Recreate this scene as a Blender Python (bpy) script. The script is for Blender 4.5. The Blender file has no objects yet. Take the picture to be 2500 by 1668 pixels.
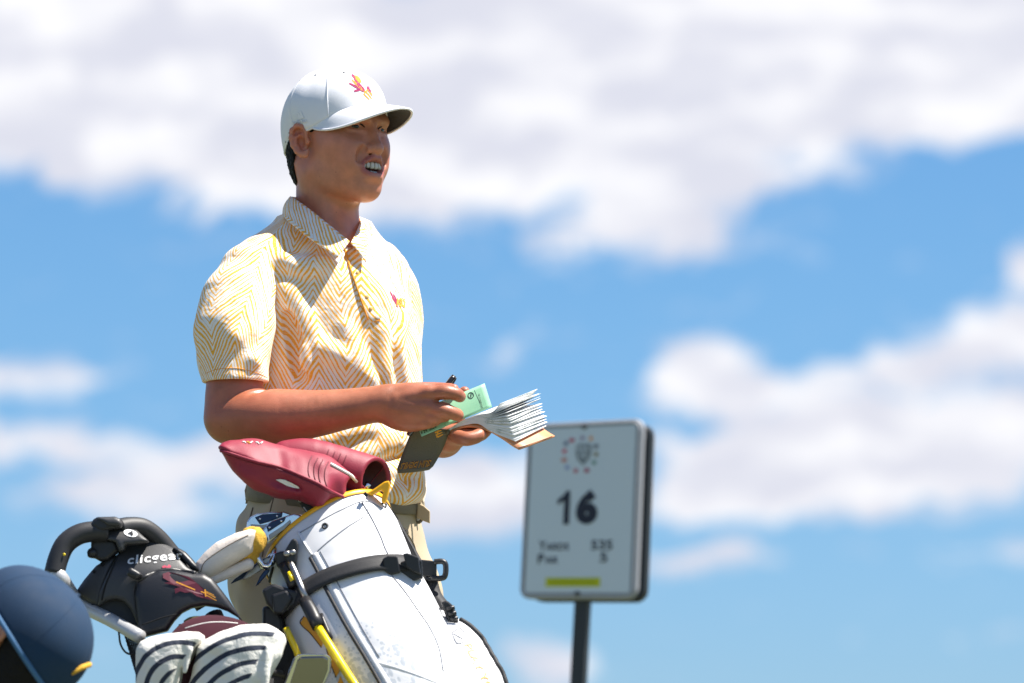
import bpy, bmesh, math, random
import numpy as np
from mathutils import Vector, Matrix
from mathutils.bvhtree import BVHTree

random.seed(3)
RNG = np.random.default_rng(3)
scene = bpy.context.scene
COL = scene.collection

# ------------------------------------------------------------------ camera
CAM = np.array([0.0, -10.0, 0.25])
PITCH = math.radians(6.0)
cam_data = bpy.data.cameras.new("camera")
cam_data.lens = 200.0
cam_data.sensor_width = 36.0
cam_data.clip_start = 0.1
cam_data.clip_end = 3000.0
cam_data.dof.use_dof = True
cam_data.dof.focus_distance = 9.86
cam_data.dof.aperture_fstop = 4.0
cam = bpy.data.objects.new("camera", cam_data)
cam.location = CAM
cam.rotation_euler = (math.pi / 2 + PITCH, 0, 0)
COL.objects.link(cam)
scene.camera = cam

# ------------------------------------------------------------------ light
SUN_EL = math.radians(63)
SUN_DIR = np.array([1.0, 0.02, 0.0])          # to the right and beyond the golfer
SUN_DIR = SUN_DIR / np.linalg.norm(SUN_DIR) * math.cos(SUN_EL)
SUN_DIR[2] = math.sin(SUN_EL)
sun_data = bpy.data.lights.new("sun", 'SUN')
sun_data.energy = 5.0
sun_data.angle = math.radians(0.53)
sun_data.color = (1.0, 0.95, 0.87)
sun = bpy.data.objects.new("sun", sun_data)
sun.rotation_euler = Vector(-SUN_DIR).to_track_quat('-Z', 'Y').to_euler()
sun.location = (5, 5, 20)
COL.objects.link(sun)

scene.view_settings.view_transform = 'Standard'
scene.view_settings.look = 'None'
scene.view_settings.gamma = 1.0
scene.view_settings.use_curve_mapping = False
scene.view_settings.exposure = 1.12
scene.render.engine = 'CYCLES'
scene.cycles.use_denoising = True
scene.cycles.max_bounces = 8
scene.cycles.transparent_max_bounces = 8

def lin(r, g, b):
    """sRGB 0-255 to linear"""
    o = []
    for c in (r, g, b):
        c /= 255.0
        o.append(c / 12.92 if c <= 0.04045 else ((c + 0.055) / 1.055) ** 2.4)
    return (o[0], o[1], o[2], 1.0)

# ---- node helpers
def N(nt, typ, **kw):
    n = nt.nodes.new(typ)
    for k, v in kw.items():
        if k == 'i':
            for kk, vv in v.items():
                if isinstance(vv, bpy.types.NodeSocket):
                    nt.links.new(vv, n.inputs[kk])
                else:
                    n.inputs[kk].default_value = vv
        else:
            setattr(n, k, v)
    return n

def M(nt, op, a, b=None, c=None, clamp=False):
    n = nt.nodes.new('ShaderNodeMath'); n.operation = op; n.use_clamp = clamp
    for k, v in enumerate((a, b, c)):
        if v is None: continue
        if isinstance(v, bpy.types.NodeSocket): nt.links.new(v, n.inputs[k])
        else: n.inputs[k].default_value = v
    return n.outputs[0]

def MIX(nt, fac, a, b, blend='MIX'):
    n = nt.nodes.new('ShaderNodeMix'); n.data_type = 'RGBA'; n.blend_type = blend
    for idx, v in ((0, fac), (6, a), (7, b)):
        if isinstance(v, bpy.types.NodeSocket): nt.links.new(v, n.inputs[idx])
        else: n.inputs[idx].default_value = v
    return n.outputs[2]

def SMOOTH(nt, v, lo, hi, a=0.0, b=1.0):
    n = nt.nodes.new('ShaderNodeMapRange'); n.interpolation_type = 'SMOOTHSTEP'
    nt.links.new(v, n.inputs[0])
    for k, x in ((1, lo), (2, hi), (3, a), (4, b)): n.inputs[k].default_value = x
    return n.outputs[0]

# ------------------------------------------------------------------ world: physical sky with a broken cloud layer
world = bpy.data.worlds.new("World")
scene.world = world
world.use_nodes = True
wt = world.node_tree
wt.nodes.clear()
sky = N(wt, 'ShaderNodeTexSky', sky_type='NISHITA')
sky.sun_disc = False
sky.sun_elevation = SUN_EL
sky.sun_rotation = math.atan2(SUN_DIR[0], SUN_DIR[1])
sky.altitude = 300
sky.air_density = 1.0
sky.dust_density = 0.35
sky.ozone_density = 2.2
gen = N(wt, 'ShaderNodeTexCoord')
sep = N(wt, 'ShaderNodeSeparateXYZ', i={0: gen.outputs['Generated']})
az = M(wt, 'ARCTAN2', sep.outputs[0], sep.outputs[1])
el = M(wt, 'ARCSINE', sep.outputs[2])
# clouds are laid out in degrees of azimuth / elevation
azd = M(wt, 'MULTIPLY', az, 180 / math.pi)
eld = M(wt, 'MULTIPLY', el, 180 / math.pi)
co = N(wt, 'ShaderNodeCombineXYZ', i={0: azd, 1: eld})
warp = N(wt, 'ShaderNodeTexNoise', i={'Vector': co.outputs[0], 'Scale': 1.3, 'Detail': 3.0, 'Roughness': 0.55})
wv = N(wt, 'ShaderNodeVectorMath', operation='SUBTRACT', i={0: warp.outputs['Color'], 1: (0.5, 0.5, 0.5)})
wv2 = N(wt, 'ShaderNodeVectorMath', operation='MULTIPLY', i={0: wv.outputs[0], 1: (1.5, 0.6, 0.0)})
cw = N(wt, 'ShaderNodeVectorMath', operation='ADD', i={0: co.outputs[0], 1: wv2.outputs[0]}).outputs[0]
PXD = 0.18 / 2500 * 180 / math.pi        # degrees per photo pixel
CLOUDS = [  # x, y, half width, half height (photo px), weight, tilt
    (-100, 120, 800, 330, 1.2, 0), (500, 200, 800, 310, 1.3, 0), (1150, 230, 800, 330, 1.3, 0.1),
    (1750, 150, 800, 300, 1.3, 0.12), (2450, 60, 800, 290, 1.3, 0.1), (820, 450, 420, 120, .5, -.12),
    (1250, 380, 520, 140, .55, 0.25),
    (1640, 480, 190, 140, 1.1, -.2), (1440, 570, 170, 75, .8, .3), (1700, 590, 260, 70, .55, .2), (1950, 420, 260, 70, .45, 0),
    (2300, 300, 260, 70, .5, .1), (380, 520, 60, 45, .35, 0), (480, 540, 70, 45, .35, 0),
    (1720, 925, 230, 95, 1.25, .06), (2020, 965, 330, 75, .7, 0), (2430, 850, 330, 100, 1.15, .16), (2510, 650, 70, 90, .9, 0),
    (1950, 1090, 420, 95, 1.25, .05), (2360, 1080, 460, 130, 1.3, .12), (1780, 1215, 260, 75, 1.1, 0), (2150, 1200, 430, 85, .85, 0),
    (1700, 1365, 220, 42, .85, 0), (1270, 850, 150, 40, .42, .3),
    (1180, 1220, 210, 110, 1.0, .2), (1090, 1150, 160, 50, .8, .2),
    (40, 930, 280, 62, .8, .12), (-20, 1040, 70, 100, .6, 0), (160, 1090, 260, 65, .65, .03), (360, 1200, 400, 140, .62, .1),
    (560, 1110, 260, 90, .45, .1), (1350, 1635, 140, 62, .8, 0), (2500, 1330, 120, 50, .4, 0),
]
acc = None
for (x, y, sx, sy, wgt, tilt) in CLOUDS:
    mp = N(wt, 'ShaderNodeMapping', vector_type='TEXTURE', i={'Vector': cw})
    mp.inputs['Location'].default_value = ((x - 1250) * PXD, 6.0 + (834 - y) * PXD, 0)
    mp.inputs['Rotation'].default_value = (0, 0, tilt)
    mp.inputs['Scale'].default_value = (sx * PXD * 1.15, sy * PXD * 1.15, 1)
    g = N(wt, 'ShaderNodeTexGradient', gradient_type='SPHERICAL', i={'Vector': mp.outputs[0]})
    acc = M(wt, 'MULTIPLY_ADD', g.outputs['Fac'], wgt, acc if acc is not None else 0.0)
# the same broken cloud goes on over the rest of the sky
far = N(wt, 'ShaderNodeVectorMath', operation='MULTIPLY', i={0: co.outputs[0], 1: (0.10, 0.26, 0)})
fn = N(wt, 'ShaderNodeTexNoise', i={'Vector': far.outputs[0], 'Scale': 1.0, 'Detail': 6.0, 'Roughness': 0.55})
outside = M(wt, 'MAXIMUM', SMOOTH(wt, M(wt, 'ABSOLUTE', azd), 7.0, 11.0),
            M(wt, 'MAXIMUM', SMOOTH(wt, eld, 9.6, 12.0), SMOOTH(wt, eld, 1.8, 0.6)))
accf = M(wt, 'MULTIPLY_ADD', M(wt, 'MULTIPLY', SMOOTH(wt, fn.outputs['Fac'],   .47, .68), outside), 0.7, acc)
puffc = N(wt, 'ShaderNodeVectorMath', operation='MULTIPLY', i={0: cw, 1: (0.62, 1.35, 0)})
puff = N(wt, 'ShaderNodeTexNoise', i={'Vector': puffc.outputs[0], 'Scale': 2.4, 'Detail': 6.0, 'Roughness': 0.6})
dens = M(wt, 'ADD', accf, M(wt, 'MULTIPLY', M(wt, 'SUBTRACT', puff.outputs['Fac'], 0.5), 1.45))
cov = SMOOTH(wt, dens, 0.08, 0.64)
lumps = N(wt, 'ShaderNodeVectorMath', operation='MULTIPLY', i={0: cw, 1: (0.85, 2.3, 0)})
shade = N(wt, 'ShaderNodeTexNoise', i={'Vector': lumps.outputs[0], 'Scale': 0.9, 'Detail': 2.0, 'Roughness': 0.5})
ccol = MIX(wt, SMOOTH(wt, shade.outputs['Fac'], .36, .70), (3.45, 3.52, 4.0, 1), (4.7, 4.7, 4.85, 1))
SKY_TINT = (0.275, 0.440, 0.600, 1)
skyc = MIX(wt, 1.0, sky.outputs[0], MIX(wt, SMOOTH(wt, eld, 0.0, 8.0), (0.30, 0.425, 0.64, 1), SKY_TINT), 'MULTIPLY')
upfade = SMOOTH(wt, eld, -0.5, 0.5)
mixc = MIX(wt, M(wt, 'MULTIPLY', cov, upfade), skyc, ccol)
bg = N(wt, 'ShaderNodeBackground', i={'Color': mixc, 'Strength': 0.1})
wo = N(wt, 'ShaderNodeOutputWorld', i={0: bg.outputs[0]})
# ------------------------------------------------------------------ picking points in space
def W(px, py, y=0.0):
    """the point at depth y that the photograph's pixel (px, py) shows"""
    dx = (px - 1250.0) / 2500.0 * 0.18
    dz = (834.0 - py) / 2500.0 * 0.18
    d = np.array([dx, math.cos(PITCH) - dz * math.sin(PITCH), math.sin(PITCH) + dz * math.cos(PITCH)])
    t = (y - CAM[1]) / d[1]
    return CAM + d * t

def ray(px, py):
    d = W(px, py, 0.0) - CAM
    return d / np.linalg.norm(d)

PX = 0.18 / 2500 * 10.0     # metres per photo pixel in the golfer's plane

# ------------------------------------------------------------------ objects
WORLD_AT = {}

def thing(name, label, cat, loc=(0, 0, 0), group=None):
    o = bpy.data.objects.new(name, None)
    o.location = loc
    COL.objects.link(o)
    o['label'] = label; o['category'] = cat
    if group: o['group'] = group
    WORLD_AT[o.name] = Vector(loc)
    return o

def tag(o, label, cat, group=None):
    o['label'] = label; o['category'] = cat
    if group: o['group'] = group
    return o

def np_mesh(name, V, F, smooth=True):
    """V (n,3), F (m,3|4) arrays or a list of tuples"""
    me = bpy.data.meshes.new(name)
    V = np.asarray(V, dtype=np.float32)
    if isinstance(F, np.ndarray):
        k = F.shape[1]
        me.vertices.add(len(V)); me.vertices.foreach_set('co', V.ravel())
        me.loops.add(F.size); me.loops.foreach_set('vertex_index', F.ravel().astype(np.int32))
        me.polygons.add(len(F))
        me.polygons.foreach_set('loop_start', np.arange(0, F.size, k, dtype=np.int32))
        me.update(calc_edges=True); me.validate()
    else:
        me.from_pydata([tuple(map(float, v)) for v in V], [], [tuple(map(int, f)) for f in F])
        me.update()
    me.polygons.foreach_set('use_smooth', [smooth] * len(me.polygons))
    return me

def obj(name, me, mat=None, parent=None, bevel=0.0, seg=2, sub=0, solid=0.0, auto=None):
    """link a mesh (in world coordinates) as one object; its parent may sit anywhere"""
    o = bpy.data.objects.new(name, me)
    if mat is not None:
        me.materials.clear()
        for m in (mat if isinstance(mat, (list, tuple)) else [mat]): me.materials.append(m)
    at = WORLD_AT.get(parent.name, Vector((0, 0, 0))) if parent is not None else Vector((0, 0, 0))
    COL.objects.link(o)
    if parent is not None:
        o.parent = parent
        o.matrix_parent_inverse = Matrix()
        o.location = -at
        WORLD_AT[o.name] = Vector((0, 0, 0))
    if solid:
        m = o.modifiers.new('solidify', 'SOLIDIFY'); m.thickness = solid; m.offset = 0
    if bevel:
        m = o.modifiers.new('bevel', 'BEVEL'); m.width = bevel; m.segments = seg; m.limit_method = 'ANGLE'; m.angle_limit = math.radians(35)
        m.harden_normals = False
    if sub:
        m = o.modifiers.new('subsurf', 'SUBSURF'); m.levels = sub; m.render_levels = sub
    if auto is not None:
        try: me.set_sharp_from_angle(angle=math.radians(auto))
        except Exception: pass
    return o

def catmull(P, n):
    """smooth curve through points P (any dimension); n samples per span"""
    P = np.asarray(P, float)
    out = []
    for i in range(len(P) - 1):
        p0 = P[i - 1] if i > 0 else 2 * P[0] - P[1]
        p1, p2 = P[i], P[i + 1]
        p3 = P[i + 2] if i + 2 < len(P) else 2 * P[-1] - P[-2]
        for k in range(n):
            t = k / n
            out.append(0.5 * (2 * p1 + (p2 - p0) * t + (2 * p0 - 5 * p1 + 4 * p2 - p3) * t * t + (3 * p1 - p0 - 3 * p2 + p3) * t ** 3))
    out.append(P[-1])
    return np.array(out)

def grid_mesh(name, G, closed_u=False, caps=False, smooth=True):
    """G: (rows, cols, 3); closed_u closes each row into a ring"""
    G = np.asarray(G, float); r, c = G.shape[:2]
    V = G.reshape(-1, 3); F = []
    for i in range(r - 1):
        for j in range(c if closed_u else c - 1):
            a = i * c + j; b = i * c + (j + 1) % c
            F.append((a, b, b + c, a + c))
    if caps:
        F.append(tuple(range(c - 1, -1, -1))); F.append(tuple((r - 1) * c + j for j in range(c)))
    return np_mesh(name, V, F, smooth)

def tube(name, P, R, seg=14, n=6, caps=True, flat=None):
    """round tube through points P with radii R (both splined)"""
    P = np.asarray(P, float)
    R = np.full(len(P), R, float) if np.isscalar(R) else np.asarray(R, float)
    if len(P) > 2 or n > 1:
        Q = catmull(np.column_stack([P, R]), n) if len(P) > 2 else np.column_stack([P, R])
    else:
        Q = np.column_stack([P, R])
    C, rr = Q[:, :3], Q[:, 3]
    T = np.gradient(C, axis=0); T /= np.linalg.norm(T, axis=1)[:, None]
    ref = np.array([0, 1.0, 0]) if abs(T[0][1]) < .9 else np.array([1.0, 0, 0])
    u = np.cross(T[0], ref); u /= np.linalg.norm(u)
    G = []
    a = np.linspace(0, 2 * math.pi, seg, endpoint=False)
    for k in range(len(C)):
        u = u - T[k] * np.dot(u, T[k]); u /= np.linalg.norm(u)
        v = np.cross(T[k], u)
        G.append(C[k] + rr[k] * (np.cos(a)[:, None] * u + np.sin(a)[:, None] * v))
    return grid_mesh(name, G, True, caps)

def prism(name, poly_a, poly_b, smooth=False):
    """solid between two polygons with matching corners"""
    n = len(poly_a); V = list(poly_a) + list(poly_b)
    F = [tuple(range(n)), tuple(range(2 * n - 1, n - 1, -1))]
    for i in range(n):
        j = (i + 1) % n
        F.append((i, i + n, j + n, j))
    me = np_mesh(name, V, F, smooth)
    bm = bmesh.new(); bm.from_mesh(me); bmesh.ops.recalc_face_normals(bm, faces=bm.faces); bm.to_mesh(me); bm.free()
    return me

def px_prism(name, pts, y, thick, dy=None, back=(0, 0)):
    """plate whose front outline shows at these photo pixels; y may be one depth or one per corner; thick goes away from the viewer"""
    ys = [y] * len(pts) if np.isscalar(y) else y
    A = [W(p[0], p[1], yy) for p, yy in zip(pts, ys)]
    B = [a + np.array([back[0], thick, back[1]]) for a in A]
    return prism(name, A, B)

def box(name, c, half, R=None):
    c = np.asarray(c, float); R = np.eye(3) if R is None else np.asarray(R)
    V = [c + R.T @ (np.array(s) * half) for s in
         [(-1, -1, -1), (1, -1, -1), (1, 1, -1), (-1, 1, -1), (-1, -1, 1), (1, -1, 1), (1, 1, 1), (-1, 1, 1)]]
    F = [(3, 2, 1, 0), (4, 5, 6, 7), (0, 1, 5, 4), (1, 2, 6, 5), (2, 3, 7, 6), (3, 0, 4, 7)]
    return np_mesh(name, V, F, False)

def join(name, meshes, smooth=None):
    bm = bmesh.new()
    for m in meshes:
        bm.from_mesh(m)
    me = bpy.data.meshes.new(name); bm.to_mesh(me); bm.free()
    return me

def text_mesh(s, extrude=0.0, bold=0.0, shear=0.0, spacing=1.0):
    cu = bpy.data.curves.new('lettering', 'FONT')
    cu.body = s; cu.align_x = 'CENTER'; cu.align_y = 'CENTER'; cu.size = 1.0
    cu.offset = bold; cu.extrude = extrude; cu.shear = shear; cu.space_character = spacing; cu.resolution_u = 3
    t = bpy.data.objects.new('lettering', cu); COL.objects.link(t)
    dg = bpy.context.evaluated_depsgraph_get()
    me = bpy.data.meshes.new_from_object(t.evaluated_get(dg))
    bpy.data.objects.remove(t); bpy.data.curves.remove(cu)
    V = np.zeros(len(me.vertices) * 3, np.float32); me.vertices.foreach_get('co', V); V = V.reshape(-1, 3)
    lo, hi = V.min(0), V.max(0)
    V[:, :2] = (V[:, :2] - (lo[:2] + hi[:2]) / 2)
    V[:, :2] /= np.maximum(hi[:2] - lo[:2], 1e-6)       # fits -0.5 .. 0.5 in both directions
    return me, V

def set_co(me, V):
    me.vertices.foreach_set('co', np.asarray(V, np.float32).ravel()); me.update()

def bvh_of(*meshes):
    vs, fs, o = [], [], 0
    for me in meshes:
        vs += [tuple(v.co) for v in me.vertices]; fs += [tuple(i + o for i in p.vertices) for p in me.polygons]; o = len(vs)
    return BVHTree.FromPolygons(vs, fs)

def hit(px, py, tree, lift=0.0006, y=0.0):
    d = ray(px, py)
    h = tree.ray_cast(Vector(CAM), Vector(d))
    if h[0] is None:
        return W(px, py, y)
    n = np.array(h[1])
    if np.dot(n, d) > 0: n = -n
    return np.array(h[0]) + n * lift

def on_surface(me2d, V2, quad, tree, lift=0.0006, y=0.0):
    """lay a flat mesh (coordinates in -.5 .. .5) over the photo-pixel quad (bl, br, tr, tl), resting on a surface"""
    q = np.asarray(quad, float); out = []
    for v in V2:
        s, t = v[0] + .5, v[1] + .5
        p = (1 - s) * (1 - t) * q[0] + s * (1 - t) * q[1] + s * t * q[2] + (1 - s) * t * q[3]
        out.append(hit(p[0], p[1], tree, lift + (v[2] if len(v) > 2 else 0), y))
    set_co(me2d, out)
    return me2d

def strip_on(name, pts, width, tree, lift=0.0008, n=5, y=0.0, wpx=None):
    """a flat ribbon of a given pixel width along photo points, resting on a surface"""
    P = catmull(np.asarray(pts, float), n)
    T = np.gradient(P, axis=0); T /= np.linalg.norm(T, axis=1)[:, None]
    Nn = np.column_stack([-T[:, 1], T[:, 0]])
    w = np.full(len(P), width) if np.isscalar(width) else np.interp(np.linspace(0, 1, len(P)), np.linspace(0, 1, len(width)), width)
    G = [[hit(*(P[k] + Nn[k] * w[k] * s), tree, lift, y) for s in (-.5, -.17, .17, .5)] for k in range(len(P))]
    return grid_mesh(name, G)

def cord_on(name, pts, r, tree, lift=0.0, n=6, seg=6, y=0.0):
    P = catmull(np.asarray(pts, float), n)
    return tube(name, [hit(p[0], p[1], tree, lift, y) for p in P], r, seg=seg, n=1)

# ------------------------------------------------------------------ implicit surfaces, meshed with surface nets
class Prim:
    __slots__ = ('f', 'c', 'r', 'op', 'k')
    def __init__(s, f, c, r, op='u', k=0.01):
        s.f, s.c, s.r, s.op, s.k = f, np.asarray(c, np.float32), float(r), op, float(k)

def cone(a, b, ra, rb, k=0.01, op='u'):
    a = np.asarray(a, np.float32); b = np.asarray(b, np.float32); ba = b - a; l2 = float(ba @ ba) + 1e-12
    def f(P):
        t = np.clip(((P - a) @ ba) / l2, 0, 1)
        return np.linalg.norm(P - a - t[:, None] * ba, axis=1) - (ra + (rb - ra) * t)
    return Prim(f, (a + b) / 2, math.sqrt(l2) / 2 + max(ra, rb), op, k)

def chain(pts, radii, k=0.01, op='u'):
    return [cone(pts[i], pts[i + 1], radii[i], radii[i + 1], k, op) for i in range(len(pts) - 1)]

def ell(c, s, A=None, k=0.01, op='u'):
    """ellipsoid; rows of A are its axes"""
    c = np.asarray(c, np.float32); s = np.asarray(s, np.float32); A = np.eye(3, dtype=np.float32) if A is None else np.asarray(A, np.float32)
    def f(P):
        q = (P - c) @ A.T
        k0 = np.linalg.norm(q / s, axis=1); k1 = np.linalg.norm(q / (s * s), axis=1) + 1e-9
        return k0 * (k0 - 1) / k1
    return Prim(f, c, float(s.max()), op, k)

def smooth_chain(pts, radii, n=5, k=.003):
    Q = catmull(np.column_stack([np.asarray(pts, float), radii]), n)
    return chain(Q[:, :3], Q[:, 3], k)

def plate_sdf(pts, yref, ymid, h, r, k=.004, op='u'):
    """rounded plate: outline given in photo pixels at depth yref, half thickness h about the surface y = ymid(x, z)"""
    Q = np.array([W(p[0], p[1], yref)[[0, 2]] for p in pts], np.float32)
    def f(P):
        X = P[:, [0, 2]]
        d = np.full(len(P), 1e9, np.float32); s = np.ones(len(P), np.float32)
        for i in range(len(Q)):
            a, b = Q[i], Q[i - 1]
            e = b - a; w = X - a
            t = np.clip((w @ e) / (e @ e), 0, 1)
            q = w - t[:, None] * e
            d = np.minimum(d, (q * q).sum(1))
            c1 = X[:, 1] >= a[1]; c2 = X[:, 1] < b[1]; c3 = e[0] * w[:, 1] > e[1] * w[:, 0]
            flip = (c1 & c2 & c3) | (~c1 & ~c2 & ~c3)
            s = np.where(flip, -s, s)
        d2 = s * np.sqrt(d) + r
        dy = np.abs(P[:, 1] - ymid(P[:, 0], P[:, 2])) - h + r
        return (np.minimum(np.maximum(d2, dy), 0) + np.sqrt(np.maximum(d2, 0) ** 2 + np.maximum(dy, 0) ** 2) - r).astype(np.float32)
    c2 = (Q.min(0) + Q.max(0)) / 2
    R = float(np.linalg.norm(Q.max(0) - Q.min(0)) / 2) + h + .06
    yc = float(ymid(np.array([c2[0]]), np.array([c2[1]]))[0])
    return Prim(f, (c2[0], yc, c2[1]), R, op, k)

def plate_mesh(name, prims, h=.0026):
    lo = np.min([p.c - p.r for p in prims if p.op == 'u'], 0); hi = np.max([p.c + p.r for p in prims if p.op == 'u'], 0)
    return sdf_mesh(name, prims, lo, hi, h)

def second_material(me, mask_fn, slot=1):
    n = len(me.polygons); C = np.zeros(n * 3, np.float32); me.polygons.foreach_get('center', C)
    me.polygons.foreach_set('material_index', mask_fn(C.reshape(-1, 3)).astype(np.int32) * slot); me.update()

def half(p, n, k=0.004, op='s', c=None, r=10.0):
    """half space on the side n points to (op s cuts it away)"""
    p = np.asarray(p, np.float32); n = np.asarray(n, np.float32); n = n / np.linalg.norm(n)
    return Prim(lambda P: -((P - p) @ n), p if c is None else c, r, op, k)

def stack(zs, cx, cy, a, b, yaw, k=0.02, op='u', powr=2.0):
    """elliptic sections stacked along z; ends are closed"""
    zs = np.asarray(zs, float); o = np.argsort(zs)
    zs, cx, cy, a, b = zs[o], np.asarray(cx, float)[o], np.asarray(cy, float)[o], np.asarray(a, float)[o], np.asarray(b, float)[o]
    zz = np.linspace(zs[0], zs[-1], 160)
    def sm(v):
        w = np.interp(zz, zs, v); kk = np.ones(9) / 9; return np.convolve(np.pad(w, 4, mode='edge'), kk, 'valid')
    CX, CY, A_, B_ = sm(cx), sm(cy), sm(a), sm(b)
    ca, sa = math.cos(yaw), math.sin(yaw)
    def f(P):
        z = P[:, 2]
        x = P[:, 0] - np.interp(z, zz, CX); y = P[:, 1] - np.interp(z, zz, CY)
        aa = np.interp(z, zz, A_); bb = np.interp(z, zz, B_)
        u = (x * ca + y * sa) / aa; v = (-x * sa + y * ca) / bb
        q = (np.abs(u) ** powr + np.abs(v) ** powr) ** (1 / powr)
        d = (q - 1) * np.minimum(aa, bb)
        return np.maximum(d, np.maximum(z - zs[-1], zs[0] - z)).astype(np.float32)
    c = np.array([CX.mean(), CY.mean(), (zs[0] + zs[-1]) / 2])
    return Prim(f, c, (zs[-1] - zs[0]) / 2 + max(A_.max(), B_.max()) + 0.15, op, k)

def field(fn, c, r):
    """adds fn(P) to the distance inside a ball"""
    return Prim(fn, c, r, 'd', 0.0)

def sdf_eval(prims, P):
    d = np.full(len(P), 1.0, np.float32)
    for p in prims:
        if p.op == 'd':
            d = d + p.f(P); continue
        e = p.f(P).astype(np.float32)
        if p.op == 'u':
            h = np.maximum(p.k - np.abs(d - e), 0) / p.k
            d = np.minimum(d, e) - h * h * p.k * .25
        elif p.op == 's':
            h = np.maximum(p.k - np.abs(d + e), 0) / p.k
            d = np.maximum(d, -e) + h * h * p.k * .25
        elif p.op == 'i':
            h = np.maximum(p.k - np.abs(d - e), 0) / p.k
            d = np.maximum(d, e) + h * h * p.k * .25
    return d

def sdf_mesh(name, prims, lo, hi, h, B=16):
    lo = np.asarray(lo, np.float32); hi = np.asarray(hi, np.float32)
    nb = np.ceil((hi - lo) / (h * B)).astype(int)
    bi = np.stack(np.meshgrid(*[np.arange(n) for n in nb], indexing='ij'), -1).reshape(-1, 3)
    ctr = lo + (bi * B + B / 2) * h
    R = h * B * 0.5 * 1.7321 + h * 2
    dc = sdf_eval(prims, ctr.astype(np.float32))
    keep = np.abs(dc) < R * 1.6 + 0.012
    bi, ctr = bi[keep], ctr[keep]
    n1 = B + 1
    loc = np.stack(np.meshgrid(*[np.arange(n1)] * 3, indexing='ij'), -1).reshape(-1, 3)
    off8 = np.array([(x, y, z) for x in (0, 1) for y in (0, 1) for z in (0, 1)])
    edges = [(i, j) for i in range(8) for j in range(i + 1, 8) if np.abs(off8[i] - off8[j]).sum() == 1]
    D = (nb * B + 2).astype(np.int64)
    keys, verts, quads = [], [], []
    for b, c in zip(bi, ctr):
        act = [p for p in prims if p.op in 'si' and p.r > 5 or np.linalg.norm(p.c - c) < R + p.r * 1.25 + 2 * p.k + 0.014]
        if not act: continue
        base = b * B
        V = sdf_eval(act, (lo + (base + loc) * h).astype(np.float32)).reshape(n1, n1, n1)
        S = V < 0
        if S.all() or not S.any(): continue
        cnt = sum(S[o[0]:B + o[0], o[1]:B + o[1], o[2]:B + o[2]].astype(np.int8) for o in off8)
        cells = np.argwhere((cnt > 0) & (cnt < 8))
        vals = np.stack([V[cells[:, 0] + o[0], cells[:, 1] + o[1], cells[:, 2] + o[2]] for o in off8], 1)
        acc = np.zeros((len(cells), 3)); num = np.zeros(len(cells))
        for i, j in edges:
            va, vb = vals[:, i], vals[:, j]; m = (va < 0) != (vb < 0)
            t = np.where(m, va / np.where(m, va - vb, 1), 0)
            p = off8[i] + t[:, None] * (off8[j] - off8[i])
            acc += p * m[:, None]; num += m
        g = base + cells
        verts.append(lo + (g + acc / num[:, None]) * h)
        keys.append((g[:, 0] * D[1] + g[:, 1]) * D[2] + g[:, 2])
        for ax in range(3):
            a1, a2 = (ax + 1) % 3, (ax + 2) % 3
            s0 = S[:B, :B, :B]
            sl = [slice(0, B)] * 3; sl[ax] = slice(1, B + 1); s1 = S[tuple(sl)]
            e = np.argwhere(s0 != s1)
            if not len(e): continue
            inside = s0[e[:, 0], e[:, 1], e[:, 2]]
            g = base + e
            def key(d1, d2):
                q = g.copy(); q[:, a1] += d1; q[:, a2] += d2
                return (q[:, 0] * D[1] + q[:, 1]) * D[2] + q[:, 2]
            Q = np.stack([key(-1, -1), key(0, -1), key(0, 0), key(-1, 0)], 1)
            Q[~inside] = Q[~inside][:, ::-1]
            quads.append(Q)
    K = np.concatenate(keys); Vv = np.concatenate(verts); Q = np.concatenate(quads)
    o = np.argsort(K); K = K[o]; Vv = Vv[o]
    idx = np.searchsorted(K, Q); idx = np.minimum(idx, len(K) - 1)
    good = (K[idx] == Q).all(1)
    return np_mesh(name, Vv, idx[good].astype(np.int32))

def coords(me):
    V = np.zeros(len(me.vertices) * 3, np.float32); me.vertices.foreach_get('co', V); return V.reshape(-1, 3)

def vec_attr(me, name, A):
    at = me.attributes.new(name, 'FLOAT_VECTOR', 'POINT'); at.data.foreach_set('vector', np.asarray(A, np.float32).ravel())

def vnoise(P, scale, seed=0):
    """cheap smooth noise in -1..1"""
    r = np.random.default_rng(seed); out = np.zeros(len(P), np.float32)
    for k in range(5):
        d = r.normal(size=3); d /= np.linalg.norm(d)
        out += np.sin(P @ (d * scale * (0.7 + .6 * r.random())) + r.random() * 6.28)
    return out / 2.4

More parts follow.
